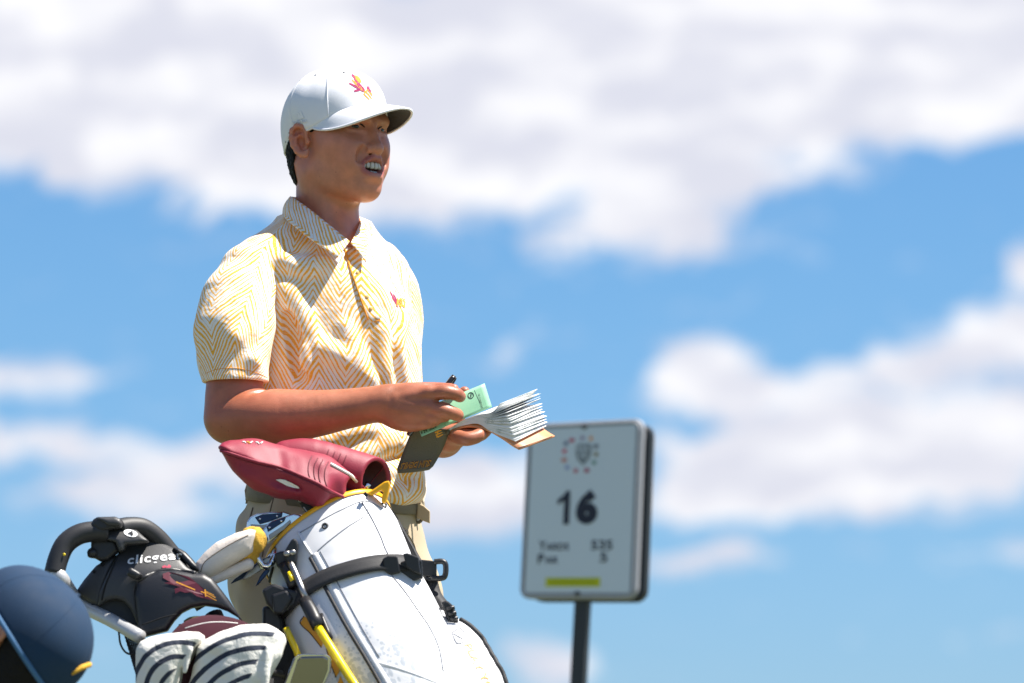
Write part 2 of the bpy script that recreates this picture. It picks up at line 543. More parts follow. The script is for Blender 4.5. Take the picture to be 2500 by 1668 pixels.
# ------------------------------------------------------------------ materials
def mat(name, col, rough=0.6, metal=0.0, bump=0.0, bscale=300.0, var=0.0, vscale=20.0, spec=0.5, coat=0.0, sss=0.0, sheen=0.0, weave=None, two=None):
    m = bpy.data.materials.new(name); m.use_nodes = True
    nt = m.node_tree; b = nt.nodes['Principled BSDF']
    col = tuple(col) if len(col) == 4 else (*col, 1)
    b.inputs['Base Color'].default_value = col
    b.inputs['Roughness'].default_value = rough
    b.inputs['Metallic'].default_value = metal
    b.inputs['Specular IOR Level'].default_value = spec
    b.inputs['Coat Weight'].default_value = coat
    b.inputs['Sheen Weight'].default_value = sheen
    if sss:
        b.inputs['Subsurface Weight'].default_value = sss
        b.inputs['Subsurface Radius'].default_value = (1.0, 0.35, 0.2)
        b.inputs['Subsurface Scale'].default_value = 0.006
    tc = N(nt, 'ShaderNodeTexCoord')
    if var:
        n = N(nt, 'ShaderNodeTexNoise', i={'Vector': tc.outputs['Object'], 'Scale': vscale, 'Detail': 5.0, 'Roughness': 0.6})
        dark = tuple(c * (1 - var) for c in col[:3]) + (1,)
        light = tuple(min(1, c * (1 + var * .6)) for c in col[:3]) + (1,)
        c = MIX(nt, SMOOTH(nt, n.outputs['Fac'], .3, .7), dark if two is None else two, light)
        nt.links.new(c, b.inputs['Base Color'])
        r = M(nt, 'MULTIPLY_ADD', n.outputs['Fac'], 0.25, max(0.02, rough - .12))
        nt.links.new(r, b.inputs['Roughness'])
    if bump:
        if weave:
            w = N(nt, 'ShaderNodeTexWave', i={'Vector': tc.outputs['Object'], 'Scale': weave, 'Distortion': 2.0, 'Detail': 1.0})
            hgt = w.outputs['Fac']
        else:
            hgt = N(nt, 'ShaderNodeTexNoise', i={'Vector': tc.outputs['Object'], 'Scale': bscale, 'Detail': 4.0, 'Roughness': 0.6}).outputs['Fac']
        bp = N(nt, 'ShaderNodeBump', i={'Strength': bump, 'Distance': 0.002, 'Height': hgt})
        nt.links.new(bp.outputs[0], b.inputs['Normal'])
    return m
# =================================================================== ground
def ground_z(x, y):
    """raised tee: level under the golfer, falling towards the viewer and away behind"""
    f = np.clip((-y - 0.9) / 7.0, 0, 1); f = f * f * (3 - 2 * f)
    bk = np.clip((y - 6) / 60.0, 0, 1)
    return -1.25 * f - 1.2 * bk * bk * (3 - 2 * bk)

gx = np.concatenate([-np.geomspace(1500, 8, 16), np.linspace(-6, 6, 25), np.geomspace(8, 1500, 16)])
gy = np.concatenate([-np.geomspace(400, 16, 10), np.linspace(-14, 12, 53), np.geomspace(14, 1500, 18)])
GX, GY = np.meshgrid(gx, gy)
GZ = ground_z(GX, GY)
m_grass = mat('turf', (0.110, 0.124, 0.058), rough=.9, bump=.6, bscale=60, var=.35, vscale=3.0)
g_me = grid_mesh('ground', np.stack([GX, GY, GZ], -1))
ground = obj('ground', g_me, m_grass); ground['kind'] = 'structure'

# =================================================================== the golfer
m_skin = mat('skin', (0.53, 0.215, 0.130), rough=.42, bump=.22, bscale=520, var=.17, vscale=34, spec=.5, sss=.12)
m_lip = mat('lip', (0.36, 0.10, 0.09), rough=.4)
m_tooth = mat('tooth', (0.54, 0.50, 0.44), rough=.25)
m_eye_shade = mat('eye', (0.045, 0.036, 0.032), rough=.25)  # eyeball near black: shade of the squinting lids put into its colour
m_iris = mat('iris', (0.012, 0.008, 0.006), rough=.1)
m_hair = mat('hair', (0.004, 0.0035, 0.004), rough=.6, bump=.8, bscale=700, spec=.25)
m_capw = mat('cap_fabric', (0.77, 0.77, 0.80), rough=.8, bump=.12, bscale=900, sheen=.1)
m_under = mat('brim_underside', (0.05, 0.05, 0.05), rough=.85, bump=.1, bscale=900)

G0 = W(800, 1240, 0.0)
golfer = thing('person', 'golfer in white cap and orange-striped white polo shirt writing in a small book', 'person', (G0[0], 0, 0))

# ---- head frame: f forward, r to his right (near the viewer), u up
YAW = math.radians(45)
HF = np.array([math.sin(YAW), -math.cos(YAW), 0]); HR = np.array([-math.cos(YAW), -math.sin(YAW), 0]); HU = np.array([0, 0, 1.0])
H0 = W(817, 335, -0.01)
def hp(f, r, u): return H0 + f * HF + r * HR + u * HU
def hA(axf=None, axr=None, axu=None):
    """local axes to world rows"""
    B = np.stack([HF, HR, HU])
    if axf is None: return B
    L = np.array([axf, axr, axu], float); L = L / np.linalg.norm(L, axis=1)[:, None]
    return L @ B
def hE(c, s, k=.01, op='u', A=None): return ell(hp(*c), s, hA() if A is None else A, k, op)
def hC(a, b, ra, rb, k=.01, op='u'): return cone(hp(*a), hp(*b), ra, rb, k, op)
def hch(pts, rad, k=.01, op='u'): return chain([hp(*p) for p in pts], [rad] * len(pts) if np.isscalar(rad) else rad, k, op)

head = [hE((-.010, 0, .032), (.093, .074, .086), .02),
        hE((.036, 0, -.002), (.057, .0635, .058), .03),
        hE((.040, 0, -.050), (.057, .050, .052), .035)]
for s in (1, -1):
    head += [hE((.052, s * .044, -.020), (.027, .020, .020), .03),
             hE((.046, s * .038, -.056), (.034, .0185, .040), .03),
             hC((.002, s * .048, -.066), (.074, s * .012, -.099), .0165, .0145, .03)]
head += [hE((.0785, 0, -.1005), (.0185, .021, .0155), .024),
         hE((.034, 0, -.083), (.044, .038, .020), .03),
         hC((.087, .030, .024), (.087, -.030, .024), .0125, .0125, .018),
         hE((.0775, 0, -.061), (.0245, .031, .026), .025)]
# neck
NECKB = W(796, 585, 0.010)
head += [cone(hp(-.020, 0, -.030), NECKB, .0535, .0545, .03), hC((-.012, 0, -.080), (-.012, 0, -.15), .037, .039, .02),
         cone(hp(-.03, .050, -.05), W(826, 578, -.05), .010, .010, .025), cone(hp(-.03, -.050, -.05), W(846, 578, .0), .010, .010, .025)]
# nose
head += [hC((.0925, 0, .008), (.1055, 0, -.024), .0085, .0095, .014), hE((.1085, 0, -.0315), (.0105, .0125, .0095), .01),
         hC((.106, 0, -.0365), (.096, 0, -.0425), .0055, .005, .006)]
for s in (1, -1):
    head += [hE((.0965, s * .0145, -.0335), (.0115, .0070, .0085), .005)]
    head += [hE((.1000, s * .0078, -.0425), (.0062, .0042, .0040), .003, 's')]
# brow, sockets, lids, cheeks of a squinting grimace
for s in (1, -1):
    head += [hE((.104, s * .030, .0095), (.016, .017, .0095), .014, 's'),
             hE((.0765, s * .031, .0075), (.0150, .0165, .0125), .008),
             hC((.0975, s * .016, .020), (.088, s * .041, .021), .0052, .005, .010),
             hC((.0895, s * .017, .0005), (.0775, s * .044, .001), .0045, .004, .008),
             hC((.0915, s * .0165, .0132), (.079, s * .046, .0122), .0030, .0028, .004),
             hC((.1005, s * .0172, .0050), (.0865, s * .0455, .0072), .0046, .0038, .002, 's'),
             # cheek pushed up beside the nose, fold running to the mouth corner
             hE((.079, s * .031, -.028), (.0165, .014, .016), .016), hE((.075, s * .036, -.052), (.014, .012, .018), .016)]
    head += hch([(.0985, s * .0225, -.0330), (.0975, s * .0275, -.043), (.0930, s * .0315, -.053)], [.0012, .0014, .0010], .010, 's')
# lips, open mouth
UL = [(.0920, .0240, -.0655), (.1010, .0165, -.0525), (.1062, .0065, -.0478), (.1066, 0, -.0488), (.1062, -.0065, -.0478), (.1010, -.0165, -.0525), (.0920, -.0240, -.0655)]
LL = [(.0920, .0240, -.0665), (.0995, .0165, -.0745), (.1035, .0070, -.0795), (.1042, 0, -.0800), (.1035, -.0070, -.0795), (.0995, -.0165, -.0745), (.0920, -.0240, -.0665)]
head += [hE((.1015, 0, -.0815), (.010, .016, .006), .012)]
head += hch(UL, [.003, .0044, .0048, .0044, .0048, .0044, .003], .004)
head += hch(LL, [.003, .0048, .0058, .006, .0058, .0048, .003], .004)
head += [hE((.107, 0, -.0640), (.024, .0212, .0100), .003, 's')]
for s in (1, -1):
    head += [hE((.1020, s * .0270, -.0440), (.0070, .0050, .0100), .014, 's')]

# ears
for s in (1, -1):
    e0 = np.array([.008, s * .073, -.014])
    eb = np.array([-.88, s * .46, -.10]); eb /= np.linalg.norm(eb)
    eu = np.array([-.26, 0.10 * s, .96]); eu -= eb * (eu @ eb); eu /= np.linalg.norm(eu)
    en = np.cross(eu, eb) * 1.0
    if en[1] * s < 0: en = -en
    def ep(b, u, n=0): return tuple(e0 + b * eb + u * eu + n * en)
    A = np.stack([eb, eu, en]) @ np.stack([HF, HR, HU])
    head += [ell(hp(*ep(.013, .002, -.002)), (.0155, .0255, .0050), A, .006)]
    rim = [(.000, .004), (-.001, .015), (.006, .025), (.016, .0275), (.0255, .021), (.0285, .008), (.0265, -.006), (.0195, -.018), (.011, -.0245), (.004, -.0265), (.000, -.020)]
    head += hch([ep(b, u, .0055) for b, u in rim], [.0035, .0038, .004, .0042, .004, .0037, .0036, .0042, .0055, .005, .004], .004)
    head += [ell(hp(*ep(.0115, -.003, .0050)), (.0078, .0120, .0085), A, .003, 's'),
             ell(hp(*ep(.0160, .0160, .0060)), (.0065, .0065, .0060), A, .003, 's')]
    head += hch([ep(.013, .012, .003), ep(.0200, .007, .004), ep(.0210, -.004, .0045), ep(.015, -.0150, .0035)], [.0022, .0028, .003, .0028], .003)
    head += [hE(ep(-.001, -.003, .003), (.005, .004, .006), .004)]

# ---- trunk under the shirt, arms, hands
SH_N = W(592, 690, -.115); SH_F = W(935, 690, .10)
trunk = [cone(NECKB, W(796, 690, .0), .052, .052, .03), cone(SH_N, SH_F, .042, .042, .05), cone(W(800, 690, 0), W(800, 1150, 0), .085, .09, .05)]
# right arm (near the viewer)
arm = [cone(SH_N, W(574, 900, -.185), .046, .0480, .02), cone(W(574, 900, -.185), W(559, 1020, -.205), .0480, .044, .012),
       ell(W(580, 968, -.198), (.048, .043, .045), None, .012)]
arm += smooth_chain([W(559, 1028, -.208), W(606, 1022, -.222), W(668, 1019, -.232), W(770, 1010, -.242), W(855, 997, -.248), W(935, 984, -.254)],
             [.0405, .0470, .0480, .0395, .0330, .0295], 5, .004)
# crease in the bend of the elbow
arm += [cone(W(600, 953, -.262), W(668, 958, -.225), .0035, .004, .012, 's')]
hand = []
HT = -.262
hand += [ell(W(988, 988, HT), (.052, .020, .036), None, .02),
         ell(W(1018, 975, HT - .004), (.036, .017, .026), None, .015),
         ell(W(1000, 1018, HT), (.044, .019, .026), None, .015),
         cone(W(1030, 968, HT - .004), W(1050, 966, HT - .008), .0145, .0125, .012),
         cone(W(1028, 997, HT - .006), W(1050, 998, HT - .010), .0135, .0120, .012)]
# index, middle, ring, little finger and the thumb
hand += smooth_chain([W(1046, 962, HT - .008), W(1084, 958, HT - .020), W(1112, 962, HT - .014), W(1124, 969, HT + .001)], [.0122, .0108, .0102, .0094], 4, .004)
hand += smooth_chain([W(1046, 999, HT - .009), W(1082, 1003, HT - .022), W(1108, 1010, HT - .014), W(1119, 1014, HT + .001)], [.0118, .0106, .0100, .0092], 4, .004)
hand += smooth_chain([W(1028, 1018, HT - .004), W(1064, 1018, HT - .014), W(1086, 1015, HT - .004), W(1090, 1012, HT + .012)], [.0115, .0102, .0092, .008], 4, .004)
hand += smooth_chain([W(1008, 1034, HT - .001), W(1040, 1033, HT - .009), W(1062, 1027, HT + .002), W(1066, 1022, HT + .014)], [.0108, .0095, .0086, .0078], 4, .004)
hand += smooth_chain([W(960, 962, HT + .018), W(1010, 954, HT + .036), W(1064, 951, HT + .042), W(1108, 950, HT + .028)], [.017, .0135, .0115, .0085], 4, .004)
# tendons over the back of the hand
for a, b in (((968, 972), (1044, 958)), ((965, 985), (1042, 993)), ((960, 998), (1026, 1014))):
    hand += [cone(W(*a, HT - .0175), W(*b, HT - .0160), .0030, .0042, .012)]
# knuckles
for (x, y, r) in ((1047, 958, .0085), (1046, 992, .008), (1085, 955, .0075), (1084, 995, .0072)):
    hand += [ell(W(x, y, HT - .016), (r * 1.4, r, r), None, .010)]
# left arm: upper arm behind the trunk, forearm under the book
larm = [cone(SH_F, W(950, 900, .120), .046, .044, .02), cone(W(950, 900, .120), W(960, 1040, .10), .044, .040, .03)]
larm += chain([W(960, 1045, .10), W(1040, 1062, .0), W(1082, 1068, -.11), W(1098, 1066, -.165)], [.042, .041, .031, .027], .02)
LH = -.19
larm += [ell(W(1116, 1060, LH), (.030, .036, .017), None, .015), ell(W(1126, 1062, LH - .012), (.026, .024, .0155), None, .012)]
larm += smooth_chain([W(1118, 1060, LH - .028), W(1146, 1066, LH - .040), W(1172, 1061, LH - .036), W(1184, 1052, LH - .030)], [.0125, .0115, .0105, .0095], 4, .004)
larm += smooth_chain([W(1112, 1066, LH - .044), W(1138, 1072, LH - .058), W(1162, 1067, LH - .054), W(1172, 1060, LH - .048)], [.012, .011, .010, .009], 4, .004)
larm += smooth_chain([W(1122, 1056, LH - .006), W(1152, 1062, LH - .018), W(1178, 1056, LH - .012), W(1188, 1048, LH - .008)], [.0125, .0112, .0102, .0092], 4, .004)
larm += smooth_chain([W(1108, 1048, LH + .020), W(1118, 1012, LH + .018), W(1130, 976, LH + .006), W(1134, 956, LH - .004)], [.014, .0125, .011, .0088], 4, .004)

skin_me = sdf_mesh('body', head + trunk + arm + hand + larm, (-.62, -.36, 1.04), (.0, .24, 1.80), .0019)
V = coords(skin_me)
# lips are their own colour: pick the faces that lie on the lip rolls
loc = (V - H0) @ np.stack([HF, HR, HU]).T
def near_poly(Q, P):
    d = np.full(len(Q), 9.0)
    P = np.asarray(P)
    for a, b in zip(P[:-1], P[1:]):
        t = np.clip(((Q - a) @ (b - a)) / ((b - a) @ (b - a)), 0, 1)
        d = np.minimum(d, np.linalg.norm(Q - a - t[:, None] * (b - a), axis=1))
    return d
lipd = np.minimum(near_poly(loc, UL) - .0052, near_poly(loc, LL) - .0066)
inmouth = ((np.abs(loc[:, 1]) < .0205) & (loc[:, 2] < -.052) & (loc[:, 2] > -.0745) & (loc[:, 0] < .094) & (loc[:, 0] > .07))
at = skin_me.attributes.new('lips', 'FLOAT', 'POINT')
at.data.foreach_set('value', np.clip(1 - lipd / .0022, 0, 1).astype(np.float32))
at = skin_me.attributes.new('mouth', 'FLOAT', 'POINT')
at.data.foreach_set('value', inmouth.astype(np.float32))
# the ear rims, cheeks, knuckles and elbow are ruddier
at = skin_me.attributes.new('ruddy', 'FLOAT', 'POINT')
ear_d = np.linalg.norm((loc - np.array([-.006, .082, -.014])) / np.array([.02, .015, .03]), axis=1)
elb = np.linalg.norm(V - W(640, 1050, -.21), axis=1) / .09
at.data.foreach_set('value', np.clip(np.maximum(1.3 - ear_d, 1.2 - elb), 0, 1).astype(np.float32))
# skin turns darker and redder from the shoulders down
at = skin_me.attributes.new('below_shoulder', 'FLOAT', 'POINT')
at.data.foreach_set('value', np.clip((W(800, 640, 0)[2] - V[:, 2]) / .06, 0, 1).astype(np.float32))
nt = m_skin.node_tree; bs = nt.nodes['Principled BSDF']
base = bs.inputs['Base Color'].links[0].from_socket
al = N(nt, 'ShaderNodeAttribute', attribute_name='lips'); am = N(nt, 'ShaderNodeAttribute', attribute_name='mouth'); ar = N(nt, 'ShaderNodeAttribute', attribute_name='ruddy')
att = N(nt, 'ShaderNodeAttribute', attribute_name='below_shoulder')
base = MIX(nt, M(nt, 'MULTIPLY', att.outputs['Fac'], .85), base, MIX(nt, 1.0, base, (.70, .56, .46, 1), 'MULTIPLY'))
c1 = MIX(nt, M(nt, 'MULTIPLY', ar.outputs['Fac'], .55), base, (.50, .12, .055, 1))
c2 = MIX(nt, M(nt, 'MULTIPLY', al.outputs['Fac'], .7), c1, (0.33, 0.075, 0.075, 1))
c3 = MIX(nt, am.outputs['Fac'], c2, (0.10, 0.025, 0.02, 1))
# small moles and uneven tan
tcs = N(nt, 'ShaderNodeTexCoord')
mv = N(nt, 'ShaderNodeTexVoronoi', i={'Vector': tcs.outputs['Object'], 'Scale': 62.0, 'Randomness': 1.0})
mole = SMOOTH(nt, mv.outputs['Distance'], .10, .05)
rare = M(nt, 'GREATER_THAN', N(nt, 'ShaderNodeSeparateColor', i={0: mv.outputs['Color']}).outputs[0], .72)
c4 = MIX(nt, M(nt, 'MULTIPLY', M(nt, 'MULTIPLY', mole, rare), .55), c3, (0.12, 0.035, 0.02, 1))
tan = N(nt, 'ShaderNodeTexNoise', i={'Vector': tcs.outputs['Object'], 'Scale': 9.0, 'Detail': 4.0, 'Roughness': .6})
c5 = MIX(nt, M(nt, 'MULTIPLY', SMOOTH(nt, tan.outputs['Fac'], .42, .66), .30), c4, (0.52, 0.15, 0.095, 1))
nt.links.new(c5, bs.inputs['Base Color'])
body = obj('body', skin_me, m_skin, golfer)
skin_tree = bvh_of(skin_me)

def sp(v, p): return math.copysign(abs(v) ** p, v)
def ball(name, c, s, A=None, seg=20, rings=12, pw=1.0):
    A = np.eye(3) if A is None else A
    G = []
    for i in range(rings + 1):
        th = math.pi * i / rings
        G.append([np.asarray(c) + np.array([s[0] * sp(math.sin(th), pw) * sp(math.cos(p), pw), s[1] * sp(math.sin(th), pw) * sp(math.sin(p), pw), s[2] * sp(math.cos(th), pw)]) @ A
                  for p in np.linspace(0, 2 * math.pi, seg, endpoint=False)])
    return grid_mesh(name, G, True)

# eyes, teeth, brows
for s in (1, -1):
    eye = obj('eye', ball('eye', hp(.0758, s * .0305, .0075), (.0135, .0135, .0120), hA()), m_eye_shade, golfer)
    obj('iris', ball('iris', hp(.0845, s * .0285, .0075), (.0070, .0085, .0085), hA()), m_iris, eye)
def tooth(t, upper):
    w = [.0043, .0036, .0036, .0034][int(abs(t) - .5)]
    return w
xs = 0.0
for side in (1, -1):
    r = 0.0
    for k, w in enumerate((.0088, .0070, .0066)):
        rc = r + w / 2; r += w
        f = .1005 - 14.0 * rc * rc
        hgt = (.0062, .0056, .0060, .0052)[k]
        A = hA((1, side * 28 * rc, 0), (-side * 28 * rc, 1, 0), (0, 0, 1))
        me = ball('tooth', hp(f, side * rc, -.0608 + (.0006 if k == 1 else 0)), (.0036, w * .462, hgt), A, 16, 10, .6)
        obj('tooth', me, m_tooth, golfer)
    r = 0.0
    for k, w in enumerate((.0058, .0060, .0066)):
        rc = r + w / 2; r += w
        f = .0965 - 14.0 * rc * rc
        A = hA((1, side * 28 * rc, 0), (-side * 28 * rc, 1, 0), (0, 0, 1))
        obj('tooth', ball('tooth', hp(f, side * rc, -.0735), (.0034, w * .52, .0042), A, 12, 8), m_tooth, golfer)
for s in (1, -1):
    pts = [hp(.0985, s * .014, .0235), hp(.0970, s * .026, .0265), hp(.0890, s * .039, .0255), hp(.0775, s * .049, .0215)]
    obj('eyebrow', tube('eyebrow', pts, [.0022, .0028, .0024, .0012], seg=8), m_hair, golfer)

for s in (1, -1):
    pts = [hp(.0945, s * .0165, .0065), hp(.0930, s * .024, .0112), hp(.0885, s * .034, .0122), hp(.0800, s * .0455, .0095)]
    obj('eyelash', tube('eyelash', pts, [.0010, .0015, .0016, .0010], seg=6), m_hair, golfer)

# hair: short sides and nape below the cap
hairp = [hE((-.012, 0, .030), (.0925, .0740, .086), .02), hC((-.0225, 0, -.012), (-.0215, 0, -.040), .0705, .0640, .02), hC((-.0215, 0, -.040), (-.0165, 0, -.085), .0640, .0535, .02),
         half(hp(-.0283, 0, 0), HF - HU * .171, .003, 's'), half(hp(0, 0, .045), HU, .003, 's'), half(hp(-.06, 0, -.092), -HU, .016, 's'),
         field(lambda P: .0012 * vnoise(P, 900, 5) + .0008 * vnoise(P, 1700, 6), hp(-.05, 0, -.02), .2)]
obj('hair', sdf_mesh('hair', hairp, H0 - .14, H0 + np.array([.14, .14, .1]), .0022), m_hair, golfer)
sb = [hE((.024, .0665, .004), (.008, .0045, .016), .004), hE((.014, .071, .010), (.010, .004, .010), .004)]
obj('sideburn', sdf_mesh('sideburn', sb, hp(.02, .07, 0) - .04, hp(.02, .07, 0) + .04, .0015), m_hair, golfer)

# ---- cap: crown of panels, brim, seams
cap = obj('cap', None, None, golfer) if False else None
CR_C = np.array([.004, 0, .022])
def crown_pt(az, t):
    """az: 0 front .. 180 back (deg, + to his right); t: 0 rim .. 1 top"""
    a = math.radians(az)
    ca = math.cos(a); fr = max(0, ca); bk = max(0, -ca)
    R = 1 / math.sqrt((ca / (.0960 if ca > 0 else .1060)) ** 2 + (math.sin(a) / .0835) ** 2)
    over_ear = math.exp(-((abs((az + 180) % 360 - 180) - 108) / 20) ** 2)
    zr = .044 * fr ** 1.3 + .003 * (1 - fr) - .034 * bk ** 1.6 - .006 * math.sin(a) ** 2 + .017 * over_ear + .012 * max(0, -math.sin(a)) * fr
    zt = .1205
    s = math.sin(t * math.pi / 2)
    f = max(0.0, 1 - s ** 2.5) ** (.46 if fr < .3 else .46 - .05 * fr)
    f *= 1 + (.055 * (1 - fr) - .01 * fr) * math.sin(math.pi * s)
    f *= 1 - .035 * (1 - fr) * (1 - s) ** 3 - .060 * over_ear * (1 - s) ** 4
    return hp(CR_C[0] + R * f * ca - .010 * s, R * f * math.sin(a), zr + (zt - zr) * s)
NA, NT = 72, 22
G = [[crown_pt(j * 360 / NA, i / NT) for j in range(NA)] for i in range(NT + 1)]
crown_me = grid_mesh('crown', G, True)
cap = obj('cap', crown_me, m_capw, golfer, solid=.003)
cap_tree = bvh_of(crown_me)
for azp in (52, 110, 180, -52, -110, 0):
    pts = [crown_pt(azp, t) for t in np.linspace(0, 1, 16)]
    c0 = hp(0, 0, .04)
    pts = [p + (p - c0) / np.linalg.norm(p - c0) * .0016 for p in pts]
    obj('seam', tube('seam', pts, .0011, seg=6, n=1), m_capw, cap)
for azp, t in ((26, .62), (80, .66), (140, .66)):
    p = crown_pt(azp, t); n = p - hp(0, 0, .03); n /= np.linalg.norm(n)
    obj('eyelet', ball('eyelet', p + n * .0012, (.0026, .0026, .0014)), m_under, cap)
obj('cap_button', ball('cap_button', crown_pt(0, 1) + np.array([0, 0, .002]), (.006, .006, .003)), m_capw, cap)
# inner band along the rim
pts = [crown_pt(a, .0) for a in np.linspace(-360, 0, 61)]
obj('sweatband', tube('sweatband', pts, .0022, seg=6, n=1, caps=False), m_capw, cap)
def brim_pt(t, s):
    """t -1..1 from his left to his right, s 0 at the crown, 1 at the edge"""
    a = math.radians(72 * t)
    c = crown_pt(72 * t, 0.02)
    f0 = (c - H0) @ HF; r0 = (c - H0) @ HR; u0 = (c - H0) @ HU
    reach = .077 * max(0, math.cos(t * math.pi / 2)) ** .62
    f1 = f0 + reach; r1 = r0 * (1.0 - .05 * (1 - abs(t)))
    arch = -.0052 * (abs(t) ** 2.0) * math.sin(math.pi * min(1, s)) 
    uu = u0 - s * reach * .10 - (.022 if t > 0 else .006) * s * abs(t) ** 1.5 * max(0, 1 - abs(t)) ** .6 * 1.6 - .006 * s * s + arch
    return hp(f0 + (f1 - f0) * s, r0 + (r1 - r0) * s, uu)
TS = np.sin(np.linspace(-1, 1, 41) * math.pi / 2)
top = [[brim_pt(t, s) + HU * .0022 for t in TS] for s in np.linspace(0, 1, 13)]
bot = [[brim_pt(t, s) - HU * .0012 for t in TS] for s in np.linspace(0, 1, 13)]
brim = obj('brim', grid_mesh('brim', top), m_capw, cap)
obj('brim_underside', grid_mesh('brim_underside', bot), m_under, cap)
edge = [brim_pt(t, 1) + HU * .0005 for t in TS]
obj('brim_edge', tube('brim_edge', edge, .0021, seg=8, n=1), m_capw, cap)

# =================================================================== polo shirt
BYAW = math.radians(40)      # chest direction, from the viewer towards the right
BF = np.array([math.sin(BYAW), -math.cos(BYAW), 0]); BR = np.array([-math.cos(BYAW), -math.sin(BYAW), 0])
rows = [  # y, left px, right px
    (556, 706, 872, .62), (580, 690, 884, .66), (605, 664, 925, .64), (650, 632, 968, .62), (700, 612, 990, .66), (760, 600, 1006, .70), (830, 597, 1020, .72),
    (930, 600, 1027, .72), (1030, 604, 1029, .72), (1100, 604, 1030, .72), (1150, 608, 1033, .72), (1185, 616, 1038, .74), (1208, 624, 1036, .74), (1226, 632, 1030, .74)]
zs, cxs, cys, aa, bb = [], [], [], [], []
for (y, l, r, q) in rows:
    Lp, Rp = W(l, y, 0), W(r, y, 0)
    w = (Rp[0] - Lp[0]) / 2
    a = w / math.sqrt(math.cos(BYAW) ** 2 + (q * math.sin(BYAW)) ** 2)
    zs.append((Lp[2] + Rp[2]) / 2); cxs.append((Lp[0] + Rp[0]) / 2); cys.append(0.0); aa.append(a); bb.append(a * q)
shirt = [stack(zs, cxs, cys, aa, bb, BYAW, .02, powr=2.15)]
TC = np.array([cxs[5], 0, zs[5]])
# yoke from the neck to both shoulders, far sleeve, chest
shirt += [cone(W(740, 590, -.03), W(612, 672, -.105), .050, .052, .05), cone(W(856, 592, .05), W(925, 672, .09), .046, .050, .05),
          ell(W(820, 740, -.07), (.085, .05, .075), None, .05), cone(W(640, 680, -.095), W(655, 800, -.105), .046, .030, .05)]
# pull folds: from the armpit over the chest, from the chest to the belly, blousing above the belt
def fold(pts, rad, k=.022, y=-.11):
    """ridge lying on the trunk"""
    return [('f', pts, rad, k)]
shirt_base = list(shirt)
lo, hi = (-.52, -.30, 1.0), (-.10, .26, 1.53)
tmp = sdf_mesh('tmp', shirt_base, lo, hi, .006)
tree0 = bvh_of(tmp)
def ridge(pts, rad, k=.02, sink=.3, op='u'):
    P = catmull(np.asarray(pts, float), 5)
    q = [hit(p[0], p[1], tree0, 0) for p in P]
    out = []
    for i, p in enumerate(q):
        d = ray(*P[i]); q[i] = p + d * rad * sink
    n = len(q); rad *= .8; rr = [rad * (.45 + .55 * math.sin(math.pi * (i + .5) / n)) for i in range(n)]
    return chain(q, rr, k, op)
shirt += ridge([(690, 700), (722, 770), (742, 860), (748, 905)], .011, .022)
shirt += ridge([(712, 690), (752, 800), (800, 880)], .008, .02, .3)
shirt += ridge([(708, 770), (726, 840), (735, 925)], .008, .02, .5, 's')
shirt += ridge([(770, 850), (830, 870), (880, 930)], .009, .025, .3)
shirt += ridge([(840, 800), (865, 870), (905, 940)], .008, .025, .35)
shirt += ridge([(930, 790), (925, 860), (940, 930)], .008, .025, .35)
shirt += ridge([(985, 760), (970, 840), (985, 940)], .008, .025, .3)
shirt += ridge([(700, 1100), (790, 1080), (880, 1050), (960, 1075)], .010, .025, .35)
shirt += ridge([(720, 1140), (830, 1130), (930, 1090), (1010, 1060)], .011, .025, .3)
shirt += ridge([(880, 1160), (960, 1150), (1020, 1110)], .010, .022, .3)
shirt += ridge([(900, 1195), (960, 1205), (1022, 1195)], .011, .025, .2)
shirt += ridge([(950, 1060), (985, 1110), (1015, 1180)], .008, .02, .35)
shirt += ridge([(690, 640), (735, 655), (800, 650)], .007, .025, .5)
shirt += [field(lambda P: .0016 * vnoise(P, 45, 11) + .0008 * vnoise(P, 110, 12), W(820, 900, 0), .7)]
# neck opening
shirt += [cone(W(796, 500, .0), W(806, 600, -.035), .053, .038, .004, 's')]
torso_me = sdf_mesh('shirt', shirt, lo, hi, .0028)
V = coords(torso_me)
rel = V - np.array([np.interp(0, [0], [TC[0]]), 0, 0])
cxv = np.interp(V[:, 2], zs[::-1], cxs[::-1])
ff = (V[:, 0] - cxv) * BF[0] + V[:, 1] * BF[1]; rr_ = (V[:, 0] - cxv) * BR[0] + V[:, 1] * BR[1]
ang = np.arctan2(rr_ * .72, ff)
# lay the pattern over the shoulders too: arc length round the trunk, height
vec_attr(torso_me, 'pat', np.stack([ang * .165, V[:, 2] + .10 * np.clip(V[:, 2] - zs[3], 0, 1) * 0, np.zeros(len(V))], 1))
shirt_tree = bvh_of(torso_me)

